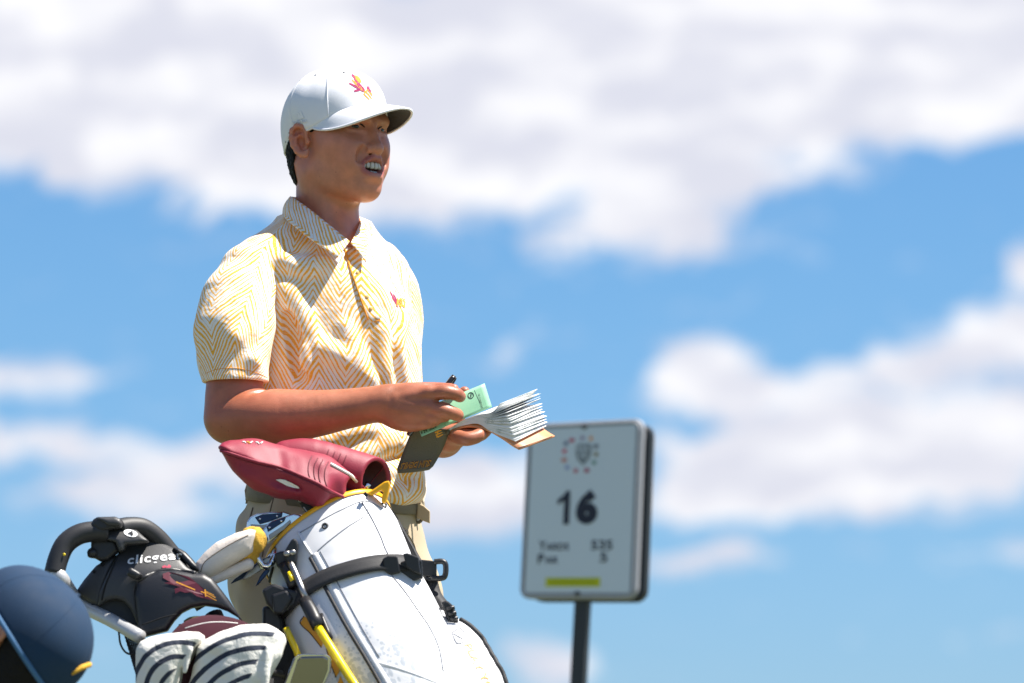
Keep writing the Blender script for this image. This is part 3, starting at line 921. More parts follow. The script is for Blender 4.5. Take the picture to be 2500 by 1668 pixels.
def shirt_material(name, wcol, slope, pitch, seed, flip=False):
    m = bpy.data.materials.new(name); m.use_nodes = True
    nt = m.node_tree; b = nt.nodes['Principled BSDF']
    b.inputs['Roughness'].default_value = .8; b.inputs['Sheen Weight'].default_value = .15; b.inputs['Specular IOR Level'].default_value = .3
    at = N(nt, 'ShaderNodeAttribute', attribute_name='pat')
    s = N(nt, 'ShaderNodeSeparateXYZ', i={0: at.outputs['Vector']})
    wn = N(nt, 'ShaderNodeTexNoise', i={'Vector': at.outputs['Vector'], 'Scale': 9.0, 'Detail': 2.0})
    wu = M(nt, 'MULTIPLY', M(nt, 'SUBTRACT', wn.outputs['Fac'], .5), .028)
    u = M(nt, 'ADD', M(nt, 'DIVIDE', M(nt, 'ADD', s.outputs[0], wu), wcol), 50.37 + seed)
    colid = M(nt, 'FLOOR', u)
    fr = M(nt, 'FRACT', u)
    # zigzag of uneven arms
    tri = M(nt, 'ABSOLUTE', M(nt, 'SUBTRACT', fr, .5))
    rnd = N(nt, 'ShaderNodeTexWhiteNoise', noise_dimensions='1D', i={'W': colid})
    # each column drifts in height a little
    v = M(nt, 'ADD', s.outputs[1], M(nt, 'MULTIPLY', wu, .5))
    v = M(nt, 'MULTIPLY_ADD', tri, slope * wcol * (-1 if flip else 1), v)
    fine = N(nt, 'ShaderNodeTexNoise', i={'Vector': at.outputs['Vector'], 'Scale': 95.0, 'Detail': 2.0})
    v = M(nt, 'MULTIPLY_ADD', M(nt, 'SUBTRACT', fine.outputs['Fac'], .5), .0045, v)
    big = N(nt, 'ShaderNodeTexNoise', i={'Vector': at.outputs['Vector'], 'Scale': 14.0, 'Detail': 1.0})
    ph = M(nt, 'DIVIDE', v, pitch)
    st = M(nt, 'ABSOLUTE', M(nt, 'SUBTRACT', M(nt, 'FRACT', ph), .5))       # 0 at a stripe's middle .. .5
    rowid = N(nt, 'ShaderNodeTexWhiteNoise', noise_dimensions='2D',
              i={'Vector': N(nt, 'ShaderNodeCombineXYZ', i={0: M(nt, 'FLOOR', ph), 1: M(nt, 'FLOOR', M(nt, 'MULTIPLY', u, 2.0))}).outputs[0]})
    # brush-like thickness: row by row, and along the stroke
    str_co = N(nt, 'ShaderNodeCombineXYZ', i={0: M(nt, 'MULTIPLY', s.outputs[0], 60.0), 1: M(nt, 'FLOOR', ph)})
    strk = N(nt, 'ShaderNodeTexNoise', i={'Vector': str_co.outputs[0], 'Scale': .9, 'Detail': 2.0})
    th = M(nt, 'MULTIPLY_ADD', rowid.outputs['Value'], .19, .128)
    th = M(nt, 'ADD', th, M(nt, 'MULTIPLY', M(nt, 'SUBTRACT', strk.outputs['Fac'], .5), .44))
    th = M(nt, 'ADD', th, M(nt, 'MULTIPLY', M(nt, 'SUBTRACT', big.outputs['Fac'], .5), .12))
    ink = SMOOTH(nt, M(nt, 'SUBTRACT', th, st), -.02, .035)
    dash = N(nt, 'ShaderNodeTexNoise', i={'Vector': at.outputs['Vector'], 'Scale': 420.0, 'Detail': 2.0})
    ink = M(nt, 'MULTIPLY', ink, SMOOTH(nt, dash.outputs['Fac'], .28, .45, .45, 1.0))
    col = MIX(nt, ink, (0.85, 0.81, 0.755, 1), (0.88, 0.42, 0.03, 1))
    nt.links.new(col, b.inputs['Base Color'])
    tc = N(nt, 'ShaderNodeTexCoord')
    n1 = N(nt, 'ShaderNodeTexNoise', i={'Vector': tc.outputs['Object'], 'Scale': 38.0, 'Detail': 3.0, 'Roughness': .5, 'Distortion': .6})
    n2 = N(nt, 'ShaderNodeTexNoise', i={'Vector': tc.outputs['Object'], 'Scale': 900.0, 'Detail': 2.0})
    hgt = M(nt, 'MULTIPLY_ADD', n2.outputs['Fac'], .05, n1.outputs['Fac'])
    bp = N(nt, 'ShaderNodeBump', i={'Strength': .5, 'Distance': .006, 'Height': hgt})
    nt.links.new(bp.outputs[0], b.inputs['Normal'])
    return m
m_shirt = shirt_material('striped_jersey', .098, 1.55, .0128, 0.0)
m_sleeve = shirt_material('striped_sleeve', .092, 1.7, .0118, 3.3)
m_collar = shirt_material('striped_collar', .085, 1.3, .0115, 7.6, True)
polo = obj('shirt', torso_me, m_shirt, golfer)

m_orange = mat('placket_edge', (0.78, 0.32, 0.03), rough=.8, bump=.2, bscale=900)
# ---- sleeves
def sleeve(pts, rad, cut_p, cut_n, arm_a, arm_b, arm_r, extra, name='sleeve'):
    P = chain(pts, rad, .03) + extra
    P += [field(lambda Q: .0012 * vnoise(Q, 55, 21) + .0006 * vnoise(Q, 120, 22), pts[1], .4)]
    P += [half(cut_p, cut_n, .004, 's'), cone(arm_a, arm_b, arm_r, arm_r, .003, 's')]
    c = np.asarray(pts).mean(0)
    me = sdf_mesh(name, P, c - .22, c + .22, .0026)
    V = coords(me)
    ax = np.asarray(pts[-1]) - np.asarray(pts[0]); ax /= np.linalg.norm(ax)
    q = V - pts[0]; along = q @ ax
    side = np.cross(ax, [0, 1.0, 0]); side /= np.linalg.norm(side); fr = np.cross(side, ax)
    a = np.arctan2(q @ side, -(q @ fr))
    vec_attr(me, 'pat', np.stack([a * .075, -along, np.zeros(len(V))], 1))
    return me
CUT = W(574, 935, -.19)
cut_n = W(566, 1010, -.215) - W(574, 900, -.185) + np.array([.004, .03, 0])
s_folds = []
for (a, b, r) in (((500, 880), (570, 830), .007), ((510, 905), (620, 880), .006)):
    s_folds += [cone(W(*a, -.175), W(*b, -.235), r * .6, r, .03)]
sl_me = sleeve([W(668, 622, -.070), W(616, 676, -.105), W(582, 742, -.138), W(572, 810, -.165), W(574, 938, -.194)], [.046, .054, .0590, .0630, .0580],
               CUT, cut_n, W(574, 968, -.199), W(570, 1010, -.208), .0535, s_folds)
sl = obj('sleeve', sl_me, m_sleeve, polo)
sl_tree = bvh_of(sl_me)
sr_me = sleeve([W(915, 655, .09), W(936, 720, .105), W(948, 790, .115), W(952, 890, .120)], [.052, .057, .0565, .053],
               W(952, 880, .12), np.array([.05, 0, -1.0]), W(952, 900, .12), W(955, 960, .12), .046, [])
obj('sleeve', sr_me, m_sleeve, polo)
obj('hem_stitch', cord_on('hem_stitch', [(502, 912), (530, 902), (577, 899), (625, 910), (652, 922)], .0004, sl_tree, .0004), m_orange, sl)
both_tree = bvh_of(torso_me, sl_me)

# ---- collar
ctop = [(853, 590, -.112), (800, 547, -.105), (752, 509, -.082), (717, 484, -.045), (712, 481, .010), (752, 488, .062), (836, 512, .062), (873, 528, .030), (879, 541, -.010), (868, 570, -.060), (856, 594, -.098)]
cbot = [(824, 628, -.150), (765, 588, -.150), (722, 555, -.128), (693, 531, -.075), (694, 528, .020), (752, 530, .100), (850, 548, .100), (886, 560, .060), (895, 576, .005), (895, 606, -.070), (894, 641, -.108)]
T = catmull([W(*p) for p in ctop], 8); B = catmull([W(*p) for p in cbot], 8)
G = []
for s in np.linspace(0, 1, 9):
    bulge = math.sin(math.pi * min(1, s * 1.15)) * .004
    row = T * (1 - s) + B * s
    outw = row - (W(798, 540, 0) * np.array([1, 1, 0]) + np.array([0, 0, 1]) * row[:, 2:3] * np.array([0, 0, 1]))
    outw[:, 2] = 0; outw /= np.linalg.norm(outw, axis=1)[:, None]
    G.append(row + outw * bulge)
col_me = grid_mesh('collar', G)
# pattern: along and across the collar
L = np.concatenate([[0], np.cumsum(np.linalg.norm(np.diff(T, axis=0), axis=1))])
pat = np.stack([np.tile(np.linspace(0, 1, 9)[:, None] * .05, (1, len(T))).ravel() * 1.0, np.tile(L[None, :], (9, 1)).ravel(), np.zeros(9 * len(T))], 1)
vec_attr(col_me, 'pat', pat)
obj('collar', col_me, m_collar, polo, solid=.0022)
# stand of the collar round the neck
st_t = [t + np.array([0, 0, -.002]) for t in T]; st_b = [t * .6 + b * .4 + np.array([0, 0, -.01]) for t, b in zip(T, B)]
# ---- placket, buttons, chest emblem
m_button = mat('button', (0.72, 0.50, 0.18), rough=.35)
tree_p = shirt_tree
pl = strip_on('placket', [(858, 606), (872, 660), (893, 730), (914, 784)], [36, 38, 38, 34], tree_p, .0016)
vec_attr(pl, 'pat', np.column_stack([coords(pl)[:, 0] * 0.7, coords(pl)[:, 2], coords(pl)[:, 1] * 0]))
obj('placket', pl, m_shirt, polo, solid=.0012)
obj('placket_edge', cord_on('placket_edge', [(842, 612), (856, 662), (874, 715), (897, 782)], .0019, tree_p, .0018), m_orange, polo)
obj('hem_stitch', cord_on('hem_stitch', [(897, 782), (912, 785), (928, 783)], .0009, tree_p, .0012), m_orange, polo)
for (x, y) in ((872, 668), (895, 726), (904, 754)):
    p = hit(x, y, tree_p, .0022)
    obj('button', ball('button', p, (.0040, .0016, .0040), np.stack([BR, BF, HU])), m_button, polo)

# stitched emblems: gold fork with maroon strokes on the cap, fork and letters on the chest
m_thread_g = mat('gold_thread', (0.75, 0.36, 0.03), rough=.7, bump=.8, bscale=1500)
m_thread_m = mat('maroon_thread_bright', (0.42, 0.012, 0.12), rough=.7, bump=.8, bscale=1500)
def stitch(name, pts, r, tree, m_, par, lift=.0021):
    return obj(name, strip_on(name, pts, [1.2 * r / PX] + [2.2 * r / PX] * 3 + [1.2 * r / PX], tree, lift, 4), m_, par)
for pts, r, m_ in (([(858, 196), (876, 214), (892, 228)], .0016, m_thread_g), ([(888, 222), (898, 232), (906, 243)], .0011, m_thread_g), ([(894, 219), (902, 228), (910, 238)], .0011, m_thread_g),
                   ([(886, 230), (893, 237), (901, 245)], .0011, m_thread_g), ([(888, 231), (897, 219)], .0011, m_thread_g), ([(864, 188), (872, 194), (880, 204)], .0030, m_thread_g),
                   ([(858, 184), (864, 190), (872, 206)], .0018, m_thread_m), ([(852, 205), (862, 210), (874, 218)], .0015, m_thread_m), ([(872, 206), (880, 216), (888, 224)], .0034, m_thread_m),
                   ([(864, 224), (872, 222), (880, 220)], .0018, m_thread_m), ([(896, 212), (898, 220), (903, 227)], .0020, m_thread_m)):
    stitch('emblem', pts, r, cap_tree, m_, cap)
for k in range(3):
    q = [(722 + 5 * k, 281 - 4 * k), (727 + 5 * k, 279 - 4 * k), (737 + 4 * k, 290 - 1 * k), (732 + 4 * k, 291 - 1 * k)]
    obj('side_stripe', np_mesh('side_stripe', [hit(x, y, cap_tree, .0026) for x, y in q], [(0, 1, 2, 3)], False), m_capw, cap, solid=.0006)
me, v2 = text_mesh("adidas", bold=.03); on_surface(me, v2, [(718, 303), (752, 299), (751, 290), (717, 294)], cap_tree, .0026); obj('lettering', me, m_capw, cap, solid=.0006)
for pts, r, m_ in (([(952, 712), (960, 728), (972, 752)], .0012, m_thread_m), ([(956, 722), (962, 734), (966, 736)], .0010, m_thread_m), ([(960, 718), (966, 730), (968, 738)], .0010, m_thread_m)):
    stitch('emblem', pts, r, shirt_tree, m_, polo, .0006)
me, v2 = text_mesh("ASU", bold=.05, shear=.2); on_surface(me, v2, [(966, 748), (992, 754), (986, 731), (962, 726)], shirt_tree, .0014); obj('lettering', me, m_thread_g, polo)
# =================================================================== trousers, belt, shoes
m_khaki = mat('khaki_cotton', (0.47, 0.37, 0.245), rough=.85, bump=.25, bscale=240, var=.06, vscale=8, sheen=.1)
m_braid = mat('braided_belt', (0.30, 0.25, 0.17), rough=.8, bump=1.0, weave=190)
m_leather_tan = mat('belt_leather', (0.52, 0.40, 0.24), rough=.6, bump=.3, bscale=300)
prow = [(1203, 612, 1026, .74), (1235, 606, 1030, .76), (1270, 596, 1030, .78), (1310, 590, 1032, .80), (1350, 588, 1036, .80), (1400, 592, 1036, .78)]
pz, pcx, pcy, pa, pb = [], [], [], [], []
for (y, l, r, q) in prow:
    Lp, Rp = W(l, y, 0), W(r, y, 0); w = (Rp[0] - Lp[0]) / 2
    a = w / math.sqrt(math.cos(BYAW) ** 2 + (q * math.sin(BYAW)) ** 2)
    pz.append(Lp[2]); pcx.append((Lp[0] + Rp[0]) / 2); pcy.append(0.0); pa.append(a); pb.append(a * q)
tr = [stack(pz, pcx, pcy, pa, pb, BYAW, .04)]
tr += chain([W(680, 1350, -.06), W(668, 1430, -.085), W(704, 1560, -.10), W(715, 1940, -.10), W(705, 2560, -.05)], [.072, .071, .072, .060, .052], .02)
tr += chain([W(935, 1340, .05), W(966, 1450, .035), W(1010, 1640, .0), W(1065, 1940, -.04), W(1065, 2560, .02)], [.076, .076, .074, .060, .052], .02)
tr += [ell(W(598, 1422, -.05), (.020, .05, .030), None, .025), ell(W(596, 1290, -.02), (.014, .05, .022), None, .025)]
for (a, b, r) in (((600, 1470), (680, 1440), .010), ((600, 1500), (700, 1480), .009), ((640, 1330), (600, 1400), .008), ((960, 1330), (1040, 1420), .010), ((900, 1290), (990, 1300), .008)):
    tr += [cone(W(*a, -.12), W(*b, -.145), r * .6, r, .03)]
tr += [field(lambda P: .0026 * vnoise(P, 42, 31) + .0012 * vnoise(P, 95, 32), W(800, 1400, 0), .6)]
tr_me = sdf_mesh('trousers', tr, (-.60, -.30, .04), (.12, .24, 1.06), .0045)
trousers = obj('trousers', tr_me, m_khaki, golfer)
tr_tree = bvh_of(tr_me)
m_seam = mat('seam_thread', (0.16, 0.12, 0.08), rough=.9)
obj('side_seam', cord_on('side_seam', [(668, 1216), (660, 1248), (650, 1300), (640, 1360)], .0011, tr_tree, .0003), m_seam, trousers)
obj('pocket_welt', cord_on('pocket_welt', [(618, 1240), (612, 1262), (604, 1285)], .0014, tr_tree, .0006), m_seam, trousers)
obj('pocket_welt', cord_on('pocket_welt', [(985, 1290), (1010, 1330), (1020, 1375)], .0012, tr_tree, .0004), m_seam, trousers)
for s_, (fx, fz) in enumerate(((705, -.06), (1065, .01))):
    f0 = W(fx, 2560, fz); f0[2] = .05
    sh = [ell(f0 + BF * .06 + np.array([0, 0, -.005]), (.05, .05, .05), None, .02), cone(f0 + np.array([0, 0, -.005]), f0 + BF * .17 + np.array([0, 0, -.018]), .042, .032, .03),
          half((0, 0, .003), (0, 0, -1), .003, 's')]
    obj('shoe', sdf_mesh('shoe', sh, f0 - .26, f0 + .26, .006), mat('shoe_white', (.7, .7, .7), rough=.4), golfer)

def belt_ring(phi, off, dz):
    """a point on the waist; the belt sits lower in front"""
    base_z = W(800, 1216, 0)[2]
    front = math.cos(phi)
    z = base_z - .018 * front + dz
    k = np.interp(z, pz[::-1], range(len(pz))[::-1])
    a = np.interp(z, pz[::-1], pa[::-1]) + off; b = np.interp(z, pz[::-1], pb[::-1]) + off; cx = np.interp(z, pz[::-1], pcx[::-1])
    v = BF * b * math.cos(phi) + BR * a * math.sin(phi)
    return np.array([cx + v[0], v[1], z])
PH = np.linspace(0, 2 * math.pi, 97)[:-1]
belt_me = grid_mesh('belt', [[belt_ring(p, o, d) for p in PH] for (o, d) in ((.001, -.0165), (.0048, -.0155), (.0056, 0), (.0048, .0155), (.001, .0165))], True)
belt = obj('belt', belt_me, m_braid, golfer)
belt_tree = bvh_of(belt_me)
for ph in (math.radians(128), math.radians(48), math.radians(-40), math.radians(-88)):
    rows_ = [[belt_ring(ph + d, .0085 if abs(z) < .019 else .003, z) for d in (-.055, 0, .055)] for z in (-.023, -.019, 0, .019, .023)]
    obj('belt_loop', grid_mesh('belt_loop', rows_), m_khaki, trousers, solid=.002)
pl_ = px_prism('belt_tail', [(1020, 1228), (1034, 1234), (1050, 1248), (1050, 1278), (1034, 1272), (1018, 1262)], -.03, .006)
obj('belt_tail', pl_, m_leather_tan, belt, bevel=.0015)
fr_ = [W(x, y, -.004) for (x, y) in ((1012, 1212), (1028, 1216), (1031, 1266), (1014, 1272))]
obj('keeper', tube('keeper', fr_ + [fr_[0]], .0028, n=4), m_braid, belt)

# =================================================================== small book in his hands
SP = -.235
m_olive = mat('olive_leather', (0.115, 0.102, 0.058), rough=.55, bump=.6, bscale=500)
m_tan = mat('tan_leather', (0.62, 0.27, 0.125), rough=.5, bump=.3, bscale=300, var=.08, vscale=30)
m_paper = mat('paper', (0.80, 0.80, 0.79), rough=.8)
nt = m_paper.node_tree; tc = N(nt, 'ShaderNodeTexCoord')
pn = N(nt, 'ShaderNodeTexNoise', i={'Vector': tc.outputs['Object'], 'Scale': 55.0, 'Detail': 1.0})
pf = N(nt, 'ShaderNodeTexNoise', i={'Vector': tc.outputs['Object'], 'Scale': 600.0, 'Detail': 2.0})
pr_ = M(nt, 'MULTIPLY', SMOOTH(nt, pn.outputs['Fac'], .56, .60), SMOOTH(nt, pf.outputs['Fac'], .40, .60))
nt.links.new(MIX(nt, M(nt, 'MULTIPLY', pr_, .55), (0.80, 0.80, 0.79, 1), (0.22, 0.30, 0.24, 1)), nt.nodes['Principled BSDF'].inputs['Base Color'])
m_gold = mat('gold_print', (0.75, 0.33, 0.02), rough=.5)
m_darkprint = mat('dark_print', (0.05, 0.02, 0.012), rough=.6)
m_ink = mat('black_ink', (0.01, 0.01, 0.012), rough=.6)
b0 = W(1093, 1057, SP)
book = thing('notebook', 'small open notebook with olive leather cover and fanned white pages held in both hands', 'notebook', tuple(b0))
def patch(name, q, ys, nu=10, nv=8, sag=0.0):
    """sheet over a px quad (bl, br, tr, tl) with one depth per corner"""
    G = []
    for j in range(nv + 1):
        t = j / nv; row = []
        for i in range(nu + 1):
            s = i / nu
            p = [(1 - s) * (1 - t) * q[0][k] + s * (1 - t) * q[1][k] + s * t * q[2][k] + (1 - s) * t * q[3][k] for k in (0, 1)]
            y = (1 - s) * (1 - t) * ys[0] + s * (1 - t) * ys[1] + s * t * ys[2] + (1 - s) * t * ys[3]
            row.append(W(p[0], p[1], y + sag * math.sin(math.pi * t)))
        G.append(row)
    return grid_mesh(name, G)
lc = []
for t in np.linspace(0, 1, 13):          # hanging cover, a curved sheet with rounded lower corners
    l = np.array([1012 - 46 * t ** .85, 1040 + 115 * t]); r = np.array([1096 - 44 * t ** 1.5, 1050 + 96 * t])
    ins = 4 * max(0, (t - .93) / .07) ** 2
    row = []
    for s in np.linspace(0, 1, 11):
        p = l * (1 - s) + r * s; p[0] += ins * (1 if s < .5 else -1) * (1 if s in (0, 1) else 0)
        row.append(W(p[0], p[1] + 2 * t * math.sin(math.pi * s), SP + .018 * math.sin(t * 2.2) - .012 * t))
    lc.append(row)
lc_me = grid_mesh('hanging_cover', lc)
cover_l = obj('hanging_cover', lc_me, m_olive, book, solid=.003)
lct = bvh_of(lc_me)
for (nm, m, bold, lift) in (('lettering', m_gold, .045, .0018), ('lettering', m_darkprint, -.008, .0024)):
    me, v2 = text_mesh("SUN DEVILS", bold=bold, shear=.25)
    on_surface(me, v2, [(1054, 1122), (978, 1131), (974, 1148), (1051, 1141)], lct, lift)
    obj(nm, me, m, cover_l)
for (a, b) in (((1062, 1056), (1078, 1050)), ((1064, 1062), (1080, 1055)), ((1068, 1067), (1082, 1060)), ((1070, 1050), (1066, 1068))):
    obj('fork_print', strip_on('fork_print', [a, b], [4, 2], lct, .002), m_gold, cover_l)
# right half: cover and pages share the spine; far edges lie deeper
AX = np.array([84, -34]); DEP = .075
def leaf(near, far_px, name, lift=0.0):
    n = catmull(np.asarray(near, float), 4)
    G = []
    for t in np.linspace(0, 1, 5):
        row = []
        for k, p in enumerate(n):
            f = k / (len(n) - 1)
            off = AX * (1 - f) + np.asarray(far_px, float) * f
            row.append(W(p[0] + off[0] * t, p[1] + off[1] * t, SP - .010 * f + DEP * t))
        G.append(row)
    return grid_mesh(name, G)
cov_me = leaf([(1090, 1058), (1108, 1050), (1136, 1042), (1165, 1044), (1196, 1053), (1226, 1070), (1252, 1088), (1268, 1097)], (86, -31), 'cover')
cover_r = obj('cover', cov_me, m_tan, book, solid=.0035)
cvt = bvh_of(cov_me)
obj('spine', tube('spine', [W(1090, 1056, SP - .002), W(1090 + 80, 1056 - 34, SP + DEP)], .0045), m_olive, book)
edge_pts = [W(1266, 1094, SP - .014), W(1300, 1083, SP + .018), W(1348, 1066, SP + .058)]
obj('stitching', tube('stitching', edge_pts, .0009, seg=5), m_darkprint, cover_r)
prng = np.random.default_rng(8)
NP = 20
for i in range(NP):
    t = i / (NP - 1)
    gap = t + .02 * math.sin(i * 2.1) + (.035 if i in (6, 7, 12) else 0)
    cx, cy = 1229 + 27 * gap ** .7 + prng.normal() * 1.8, 984 + 92 * gap + prng.normal() * 1.2
    fx, fy = 1313 + 22 * gap ** .6 - cx + prng.normal() * 2.5, 953 + 90 * gap - cy + prng.normal() * 2.0
    if i == 0: cx, cy, fx, fy = 1222, 985, 90, -35
    up = 1 - t
    near = [(1093 + 1.0 * (i % 3), 1053 - 3 * up), (1108, 1046 - 6 * up), (1135, 1036 - 12 * up + 2 * t), (1168, 1031 - 18 * up + 4 * t), (1200, cy + (1034 - cy) * .45 - 4 * t), (cx, cy)]
    obj('page', leaf(near, (fx, fy), 'page'), m_paper, book, solid=.0005)

# =================================================================== green score card and pen
m_green = mat('green_card', (0.30, 0.62, 0.38), rough=.6)
card = thing('score_card', 'folded pale green score card pinched against the open notebook', 'score card', tuple(W(1150, 990, -.24)))
p_me = patch('front_panel', [(1090, 1040), (1201, 994), (1183, 936.5), (1064, 985)], [-.252, -.226, -.222, -.240], sag=-.002)
panel = obj('front_panel', p_me, m_green, card, solid=.0006)
s_me = patch('folded_panel', [(1029, 1066), (1096, 1038), (1108, 1012), (1022, 1046)], [-.262, -.250, -.246, -.254])
obj('folded_panel', s_me, m_green, card, solid=.0006)
pt = bvh_of(p_me); st_ = bvh_of(s_me)
ringp = [(1149.5 + 6.8 * math.cos(a), 965.5 + 6.8 * math.sin(a)) for a in np.linspace(0, 2 * math.pi, 13)]
obj('ring_print', cord_on('ring_print', ringp, .0006, pt, .0006, n=2), m_ink, panel)
me, v2 = text_mesh("1"); on_surface(me, v2, [(1148.5, 969), (1151, 969), (1151, 962.5), (1148.5, 962.5)], pt, .0008); obj('lettering', me, m_ink, panel)
me, v2 = text_mesh("PAC-12 CHAMPIONSHIPS"); on_surface(me, v2, [(1166.5, 963), (1174.5, 998), (1179, 997), (1171, 962)], pt, .0008); obj('lettering', me, m_ink, panel)
me, v2 = text_mesh("il 29, 2024", bold=.02); on_surface(me, v2, [(1029, 1062), (1066, 1046), (1064, 1038.5), (1027, 1054)], st_, .0008); obj('lettering', me, m_ink, card)
obj('fold_line', cord_on('fold_line', [(1158, 953), (1172, 985)], .0003, pt, .0004), m_ink, panel)

m_pen = mat('pen_plastic', (0.012, 0.012, 0.014), rough=.25, coat=.3)
pen = thing('pen', 'black felt pen held behind the fingers of the writing hand', 'pen', tuple(W(1050, 990, -.235)))
A_, B_ = W(1107, 921, -.222), W(997, 1063, -.252)
obj('barrel', tube('barrel', [A_ * .45 + B_ * .55, B_], [.0043, .0046], n=1), m_pen, pen)
obj('pen_cap', tube('pen_cap', [A_, A_ * .97 + B_ * .03, A_ * .45 + B_ * .55], [.0040, .0050, .0050], n=2), m_pen, pen)
c0 = W(1112, 926, -.229); c1 = W(1098, 950, -.232)
obj('clip', tube('clip', [A_ + (c0 - A_) * .5, c0, c1], .0016, seg=8), m_pen, pen)

# =================================================================== white stand bag
m_white = mat('bag_white', (0.78, 0.78, 0.79), rough=.5, bump=.15, bscale=120)
m_black = mat('black_webbing', (0.018, 0.018, 0.020), rough=.65, bump=.3, bscale=500)
m_plastic = mat('black_plastic', (0.016, 0.016, 0.018), rough=.42, bump=.08, bscale=600)
m_yellow = mat('yellow_plastic', (0.86, 0.42, 0.006), rough=.4)
m_yrod = mat('yellow_paint', (0.86, 0.62, 0.01), rough=.3, coat=.3)
m_grey = mat('grey_piping', (0.20, 0.21, 0.24), rough=.7)
m_steel = mat('chrome', (0.72, 0.73, 0.76), rough=.13, metal=1.0, bump=.02, bscale=80)
m_satin = mat('satin_steel', (0.34, 0.33, 0.32), rough=.34, metal=1.0)
m_badge = mat('badge_blue', (0.02, 0.04, 0.09), rough=.3, metal=.6)
BR_ = [  # left px, right px, depth
    ((660, 1414), (944, 1229), -.300), ((668, 1442), (965, 1264), -.318), ((688, 1500), (1004, 1350), -.352), ((714, 1572), (1048, 1438), -.392),
    ((752, 1662), (1096, 1536), -.438), ((800, 1760), (1142, 1650), -.485), ((900, 1960), (1225, 1870), -.575), ((1010, 2200), (1322, 2110), -.66)]
def bag_ring(t, phi, grow=0.0):
    """t in ring units; phi 0 = right end, 90 = towards the viewer"""
    k = min(int(t), len(BR_) - 2); f = t - k
    def g(i, w): return np.array(BR_[i][w], float)
    l = g(k, 0) * (1 - f) + g(k + 1, 0) * f; r = g(k, 1) * (1 - f) + g(k + 1, 1) * f; y = BR_[k][2] * (1 - f) + BR_[k + 1][2] * f
    Lw, Rw = W(l[0], l[1], y), W(r[0], r[1], y)
    c = (Lw + Rw) / 2; h = (Rw - Lw) / 2; hl = np.linalg.norm(h); hu = h / hl
    ax = W(802, 1321, -.30) - W(1166, 2155, -.66); ax /= np.linalg.norm(ax)
    dv = np.cross(hu, ax); dv /= np.linalg.norm(dv)
    if dv[1] > 0: dv = -dv
    b = hl * .86
    e = 2.25
    cs, sn = math.cos(phi), math.sin(phi)
    q = (abs(cs) ** e + abs(sn) ** e) ** (-1 / e)
    wob = 1 + .010 * math.sin(phi * 3 + t * 2.1) * min(1, t)
    return c + hu * (hl * q * wob + grow) * cs + dv * (b * q * wob + grow) * sn
bagc = W(1166, 2155, -.66)
bag = thing('golf_bag', 'white stand bag with yellow rim and black strap leaning in front of the golfer', 'golf bag', tuple(bagc))
PHI = np.linspace(0, 2 * math.pi, 64, endpoint=False)
TT = np.linspace(0, 7, 57)
G = [[bag_ring(t, p) for p in PHI] for t in TT]
bag_me = grid_mesh('shell', G, True)
arc = np.array([[(p - math.pi) * .115, -t * .075, 0] for t in TT for p in PHI])
vec_attr(bag_me, 'pat', arc)
# cloth of the bag: white with a half-tone print fading in towards the base
nt = m_white.node_tree; bs = nt.nodes['Principled BSDF']
at_ = N(nt, 'ShaderNodeAttribute', attribute_name='pat')
spx = N(nt, 'ShaderNodeSeparateXYZ', i={0: at_.outputs['Vector']})
vor = N(nt, 'ShaderNodeTexVoronoi', i={'Vector': at_.outputs['Vector'], 'Scale': 140.0, 'Randomness': .75})
dn = N(nt, 'ShaderNodeTexNoise', i={'Vector': at_.outputs['Vector'], 'Scale': 9.0, 'Detail': 2.0})
low = SMOOTH(nt, M(nt, 'MULTIPLY_ADD', M(nt, 'SUBTRACT', dn.outputs['Fac'], .5), .25, M(nt, 'MULTIPLY', spx.outputs[1], -1)), .22, .40)
dots = SMOOTH(nt, M(nt, 'SUBTRACT', M(nt, 'MULTIPLY', low, .62), vor.outputs['Distance']), 0, .12)
crease = N(nt, 'ShaderNodeTexNoise', i={'Vector': N(nt, 'ShaderNodeTexCoord').outputs['Object'], 'Scale': 8.5, 'Detail': 2.2, 'Distortion': .4})
bp = N(nt, 'ShaderNodeBump', i={'Strength': .55, 'Distance': .016, 'Height': crease.outputs['Fac']})
nt.links.new(bp.outputs[0], bs.inputs['Normal'])
nt.links.new(MIX(nt, M(nt, 'MULTIPLY', dots, .42), (0.71, 0.71, 0.72, 1), (0.20, 0.27, 0.34, 1)), bs.inputs['Base Color'])
m_bagplain = mat('bag_white_plain', (0.71, 0.71, 0.72), rough=.5, bump=.3, bscale=40)
shell = obj('shell', bag_me, m_white, bag)
bag_tree = bvh_of(bag_me)
# rim: yellow band with a dark well inside
rim_rows = [[bag_ring(t, p, g) for p in PHI] for (t, g) in ((.16, .0022), (.06, .0040), (-.10, .0042), (-.16, .0015), (-.10, -.006), (.2, -.010))]
obj('rim', grid_mesh('rim', rim_rows, True), m_yellow, bag)
obj('divider', grid_mesh('divider', [[bag_ring(.10, p, -.006) for p in PHI], [bag_ring(.12, p, -.11) for p in PHI]], True), m_black, bag)
obj('base', grid_mesh('base', [[bag_ring(6.9, p, .004) for p in PHI], [bag_ring(7.0, p, .004) for p in PHI], [bag_ring(7.0, p, -.13) for p in PHI]], True), m_plastic, bag)
# moulded lift handle at the right of the rim
hd = [(896, 1204), (915, 1192), (938, 1176), (950, 1173), (953, 1184), (947, 1212), (940, 1230), (930, 1224), (936, 1200), (930, 1196), (908, 1210)]
obj('lift_handle', px_prism('lift_handle', hd, -.372, .022), m_yellow, bag, bevel=.003)
obj('rim_clip', px_prism('rim_clip', [(886, 1206), (892, 1200), (899, 1208), (894, 1214)], -.395, .012), m_plastic, bag, bevel=.001)
